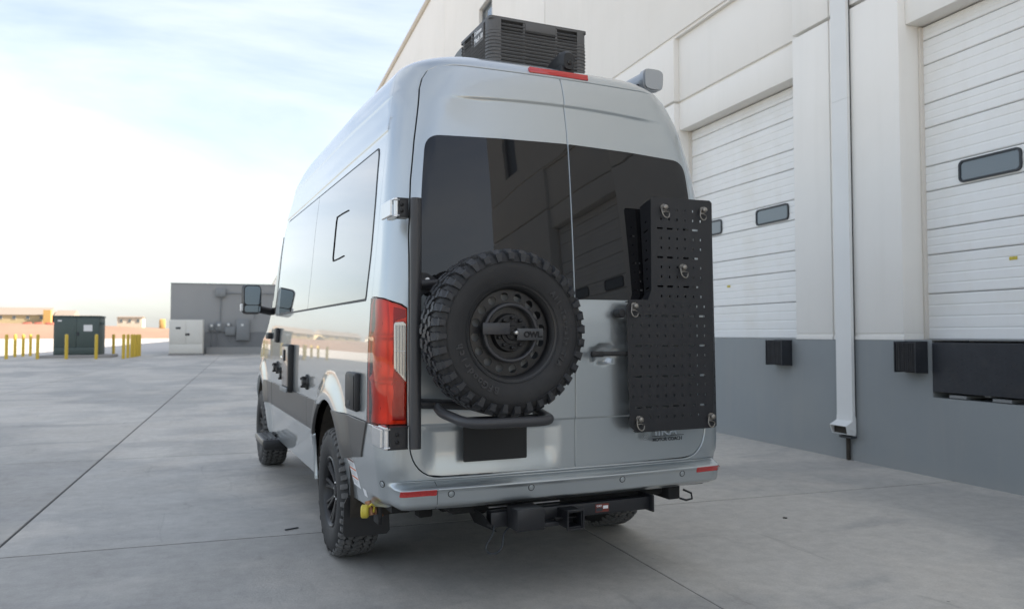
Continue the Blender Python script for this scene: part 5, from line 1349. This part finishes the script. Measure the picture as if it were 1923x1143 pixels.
# ---------------------------------------------------------------- mirrors
for sg in (-1, 1):
    my = 4.70
    bm = bmesh.new()
    def sec(y, x0, x1, z0, z1):
        return [bm.verts.new((sg * x, y, z)) for x, z in rrect(min(x0, x1), max(x0, x1), z0, z1, .045, 4)]
    a = sec(my, 1.055, 1.222, 1.560, 1.838); b = sec(my + .06, 1.050, 1.240, 1.545, 1.848); c = sec(my + .16, 1.075, 1.205, 1.58, 1.81)
    n = len(a)
    for q, w in ((a, b), (b, c)):
        for k in range(n): bm.faces.new((q[k], q[(k + 1) % n], w[(k + 1) % n], w[k])).smooth = True
    bm.faces.new(c); bm.faces.new(a)
    bmesh.ops.recalc_face_normals(bm, faces=bm.faces)
    mo = V_('mirror', sharp(bm_mesh(bm), 40), 'black_plastic')
    g = rrect(1.064, 1.214, 1.640, 1.828, .035); V_('mirror_glass', poly_plate([(sg * x, z) for x, z in g], [], .002, base=my - .003), 'chrome_mirror', mo)
    g = rrect(1.064, 1.214, 1.566, 1.632, .02); V_('mirror_glass', poly_plate([(sg * x, z) for x, z in g], [], .002, base=my - .0028), 'chrome_mirror', mo)
    V_('turn_lamp', box_mesh(sg * 1.225, sg * 1.252, my + .02, my + .10, 1.575, 1.65, .01), 'white_plastic', mo)
    tube('mirror_arm', [(sg * 1.06, my + .05, 1.595), (sg * .96, my + .08, 1.575), (sg * .90, my + .1, 1.57)], .038, 'black_plastic', mo, 12, True)

# ---------------------------------------------------------------- mud flaps, step, hitch, tow eyes
for sg in (-1, 1):
    pts = [(sg * .775, .205), (sg * 1.005, .205), (sg * 1.020, .215), (sg * 1.026, .235), (sg * 1.020, .395), (sg * 1.005, .425), (sg * .95, .445), (sg * .945, .70), (sg * .80, .70), (sg * .765, .45), (sg * .758, .225)]
    V_('mud_flap', poly_plate(pts, [], .008, base=.868), 'black_plastic')
for sd_ in ('y', 'Y'):
    panel('arch_edge_trim', [(sd_, .985, .650), (sd_, .978, .55), (sd_, .968, .43), (sd_, .995, .425), (sd_, 1.012, .55), (sd_, 1.022, .650)], 'black_plastic', bump_o, off=-.004, kind=None, lip=.02, step=.03, edge=.004)
V_('flap_bracket', box_mesh(-.80, -.66, .84, .90, .36, .44, .006), 'underbody')
stp = V_('side_step', box_mesh(-1.125, -.895, 3.80, 4.42, .300, .395, bev=.03, seg=4) , 'black_plastic')
for k in range(5): V_('step_tread', box_mesh(-1.090 + k * .038, -1.076 + k * .038, 3.86, 4.36, .3955, .4025, bev=.002, seg=1), 'hub', stp)
V_('step_edge', box_mesh(-1.134, -1.11, 3.83, 4.40, .345, .398, bev=.010), 'dull_steel', stp)
V_('step_arm', box_mesh(-1.0, -.80, 4.0, 4.2, .36, .42), 'underbody', stp)
bm = bmesh.new()
add_box(bm, -.36, .47, .05, .12, .395, .462, .006)
add_box(bm, -.47, -.36, .045, .11, .385, .462, .005)
ht = V_('tow_hitch', sharp(bm_mesh(bm)), 'powder')
bm = bmesh.new()
pl_ = [bm.verts.new(p) for p in ((-.52, .04, .465), (-.52, .30, .475), (-.46, .30, .36), (-.44, .04, .365))]; bm.faces.new(pl_); bmesh.ops.solidify(bm, geom=bm.faces[:], thickness=.008)
V_('side_plate', bm_mesh(bm), 'powder', ht)
V_('side_plate', box_mesh(.462, .472, .02, .30, .385, .475, .002), 'powder', ht)
V_('accessory_box', box_mesh(-.385, -.235, -.085, .05, .385, .492, bev=.008), 'powder', ht)
bm = bmesh.new()
for a in ((-.10, -.092, .0), (-.022, -.014, .0)): add_box(bm, a[0], a[1], -.06, .055, .370, .455)
add_box(bm, -.0915, -.0225, -.06, .055, .370, .378); add_box(bm, -.0915, -.0225, -.06, .055, .447, .455)
add_box(bm, -.106, -.008, -.072, -.060, .362, .371, .002); add_box(bm, -.106, -.008, -.072, -.060, .454, .463, .002); add_box(bm, -.106, -.098, -.072, -.060, .3712, .4538); add_box(bm, -.016, -.008, -.072, -.060, .3712, .4538)
V_('receiver', bm_mesh(bm), 'powder', ht)
tube('receiver_pin', [(-.14, .0, .41), (.03, .0, .41)], .008, 'hub', ht, 10, True)
V_('receiver_back', box_mesh(-.09, -.024, .02, .05, .379, .446), 'black_gap', ht)
o = V_('hitch_label', box_mesh(.125, .205, .0485, .0495, .408, .450), 'red_print', ht); V_('hitch_label', box_mesh(.170, .200, .0477, .0483, .424, .440), 'sticker', ht); V_('hitch_label', box_mesh(.128, .166, .0477, .0483, .412, .430), 'seal', ht)
tm = text_mesh('CURT', .012, .0003, bold=.0005); tm.transform(Matrix.Translation((.130, .0475, .436)) @ FLAT); tm.materials.clear()
V_('hitch_label', tm, 'sticker', ht)
tube('safety_cable', fillet([(-.45, .05, .40), (-.47, .02, .36), (-.52, .0, .31), (-.50, .0, .275), (-.45, .0, .275), (-.42, .01, .31), (-.41, .03, .36), (-.36, .05, .39)], .03, 5), .0045, 'seal', ht, 8, True)
V_('plug_socket', box_mesh(-.235, -.215, -.03, .04, .39, .44, .004), 'hub', ht)
V_('chain_loop', box_mesh(-.20, -.12, -.01, .06, .375, .398, .004), 'powder', ht)
V_('exhaust_hanger', box_mesh(-.70, -.62, .50, .58, .36, .42, .01), 'underbody', ht)
# yellow cap and fitting below the left bumper corner
cp = V_('hose_fitting', sharp((lambda b: (add_tube(b, [(-.985, .44, .49), (-.975, .42, .42)], .022, 12), add_tube(b, [(-.96, .42, .46), (-.93, .40, .41)], .016, 10), bm_mesh(b))[1 + 1])(bmesh.new())), 'copper')
bm = bmesh.new(); add_lathe(bm, [(-.02, .0005), (-.02, .027), (-.012, .034), (.012, .034), (.018, .028), (.018, .0005)], 20, Matrix.Translation((-1.015, .40, .447)) @ Matrix.Rotation(rad(70), 4, 'Z'))
V_('yellow_cap', sharp(bm_mesh(bm)), 'yellow_cap', cp)
tube('cap_strap', [(-1.0, .40, .462), (-.985, .38, .485), (-.968, .39, .47), (-.97, .40, .44)], .006, 'yellow_cap', cp, 8, True)
V_('bracket', box_mesh(-.955, -.935, .36, .46, .38, .50, .003), 'hub', cp)
V_('bracket', box_mesh(.62, .70, .10, .30, .42, .50, .01), 'underbody')
tube('tow_loop', [(.66, .02, .49), (.70, .0, .47), (.705, .0, .44), (.68, .02, .43), (.65, .04, .44)], .006, 'hub', van, 8, True)
V_('heat_shield', box_mesh(-.45, -.05, .12, .40, .468, .474), 'alum')
V_('spare_reservoir', box_mesh(.45, .62, .35, .75, .33, .45, .03), 'underbody')
# small stray bits on the slab
for (x, y, s, a) in ((-1.13, 2.05, .05, .3), (1.05, 1.3, .018, 1.2), (2.6, 2.3, .02, .4), (3.2, 2.9, .015, .9), (2.2, .9, .014, 2.0)):
    o = put('twig' if s > .04 else 'pebble', sharp(box_mesh(-s, s, -s * (.18 if s > .04 else .7), s * (.18 if s > .04 else .7), 0, s * (.15 if s > .04 else .5), bev=s * .1)), 'seal' if s > .04 else 'dusty'); o.location = (x, y, .001); o.rotation_euler = (0, 0, a)
    o['label'] = 'short dark strip lying on the slab left of the rear wheel' if s > .04 else {1.05: 'tiny dark pebble nearest the right rear tyre', 2.6: 'tiny pebble in the middle of the slab right of the van', 3.2: 'tiny pebble closest to the warehouse wall', 2.2: 'tiny pebble nearest the camera right of the van'}[x]
    o['category'] = 'debris' if s > .04 else 'pebble'
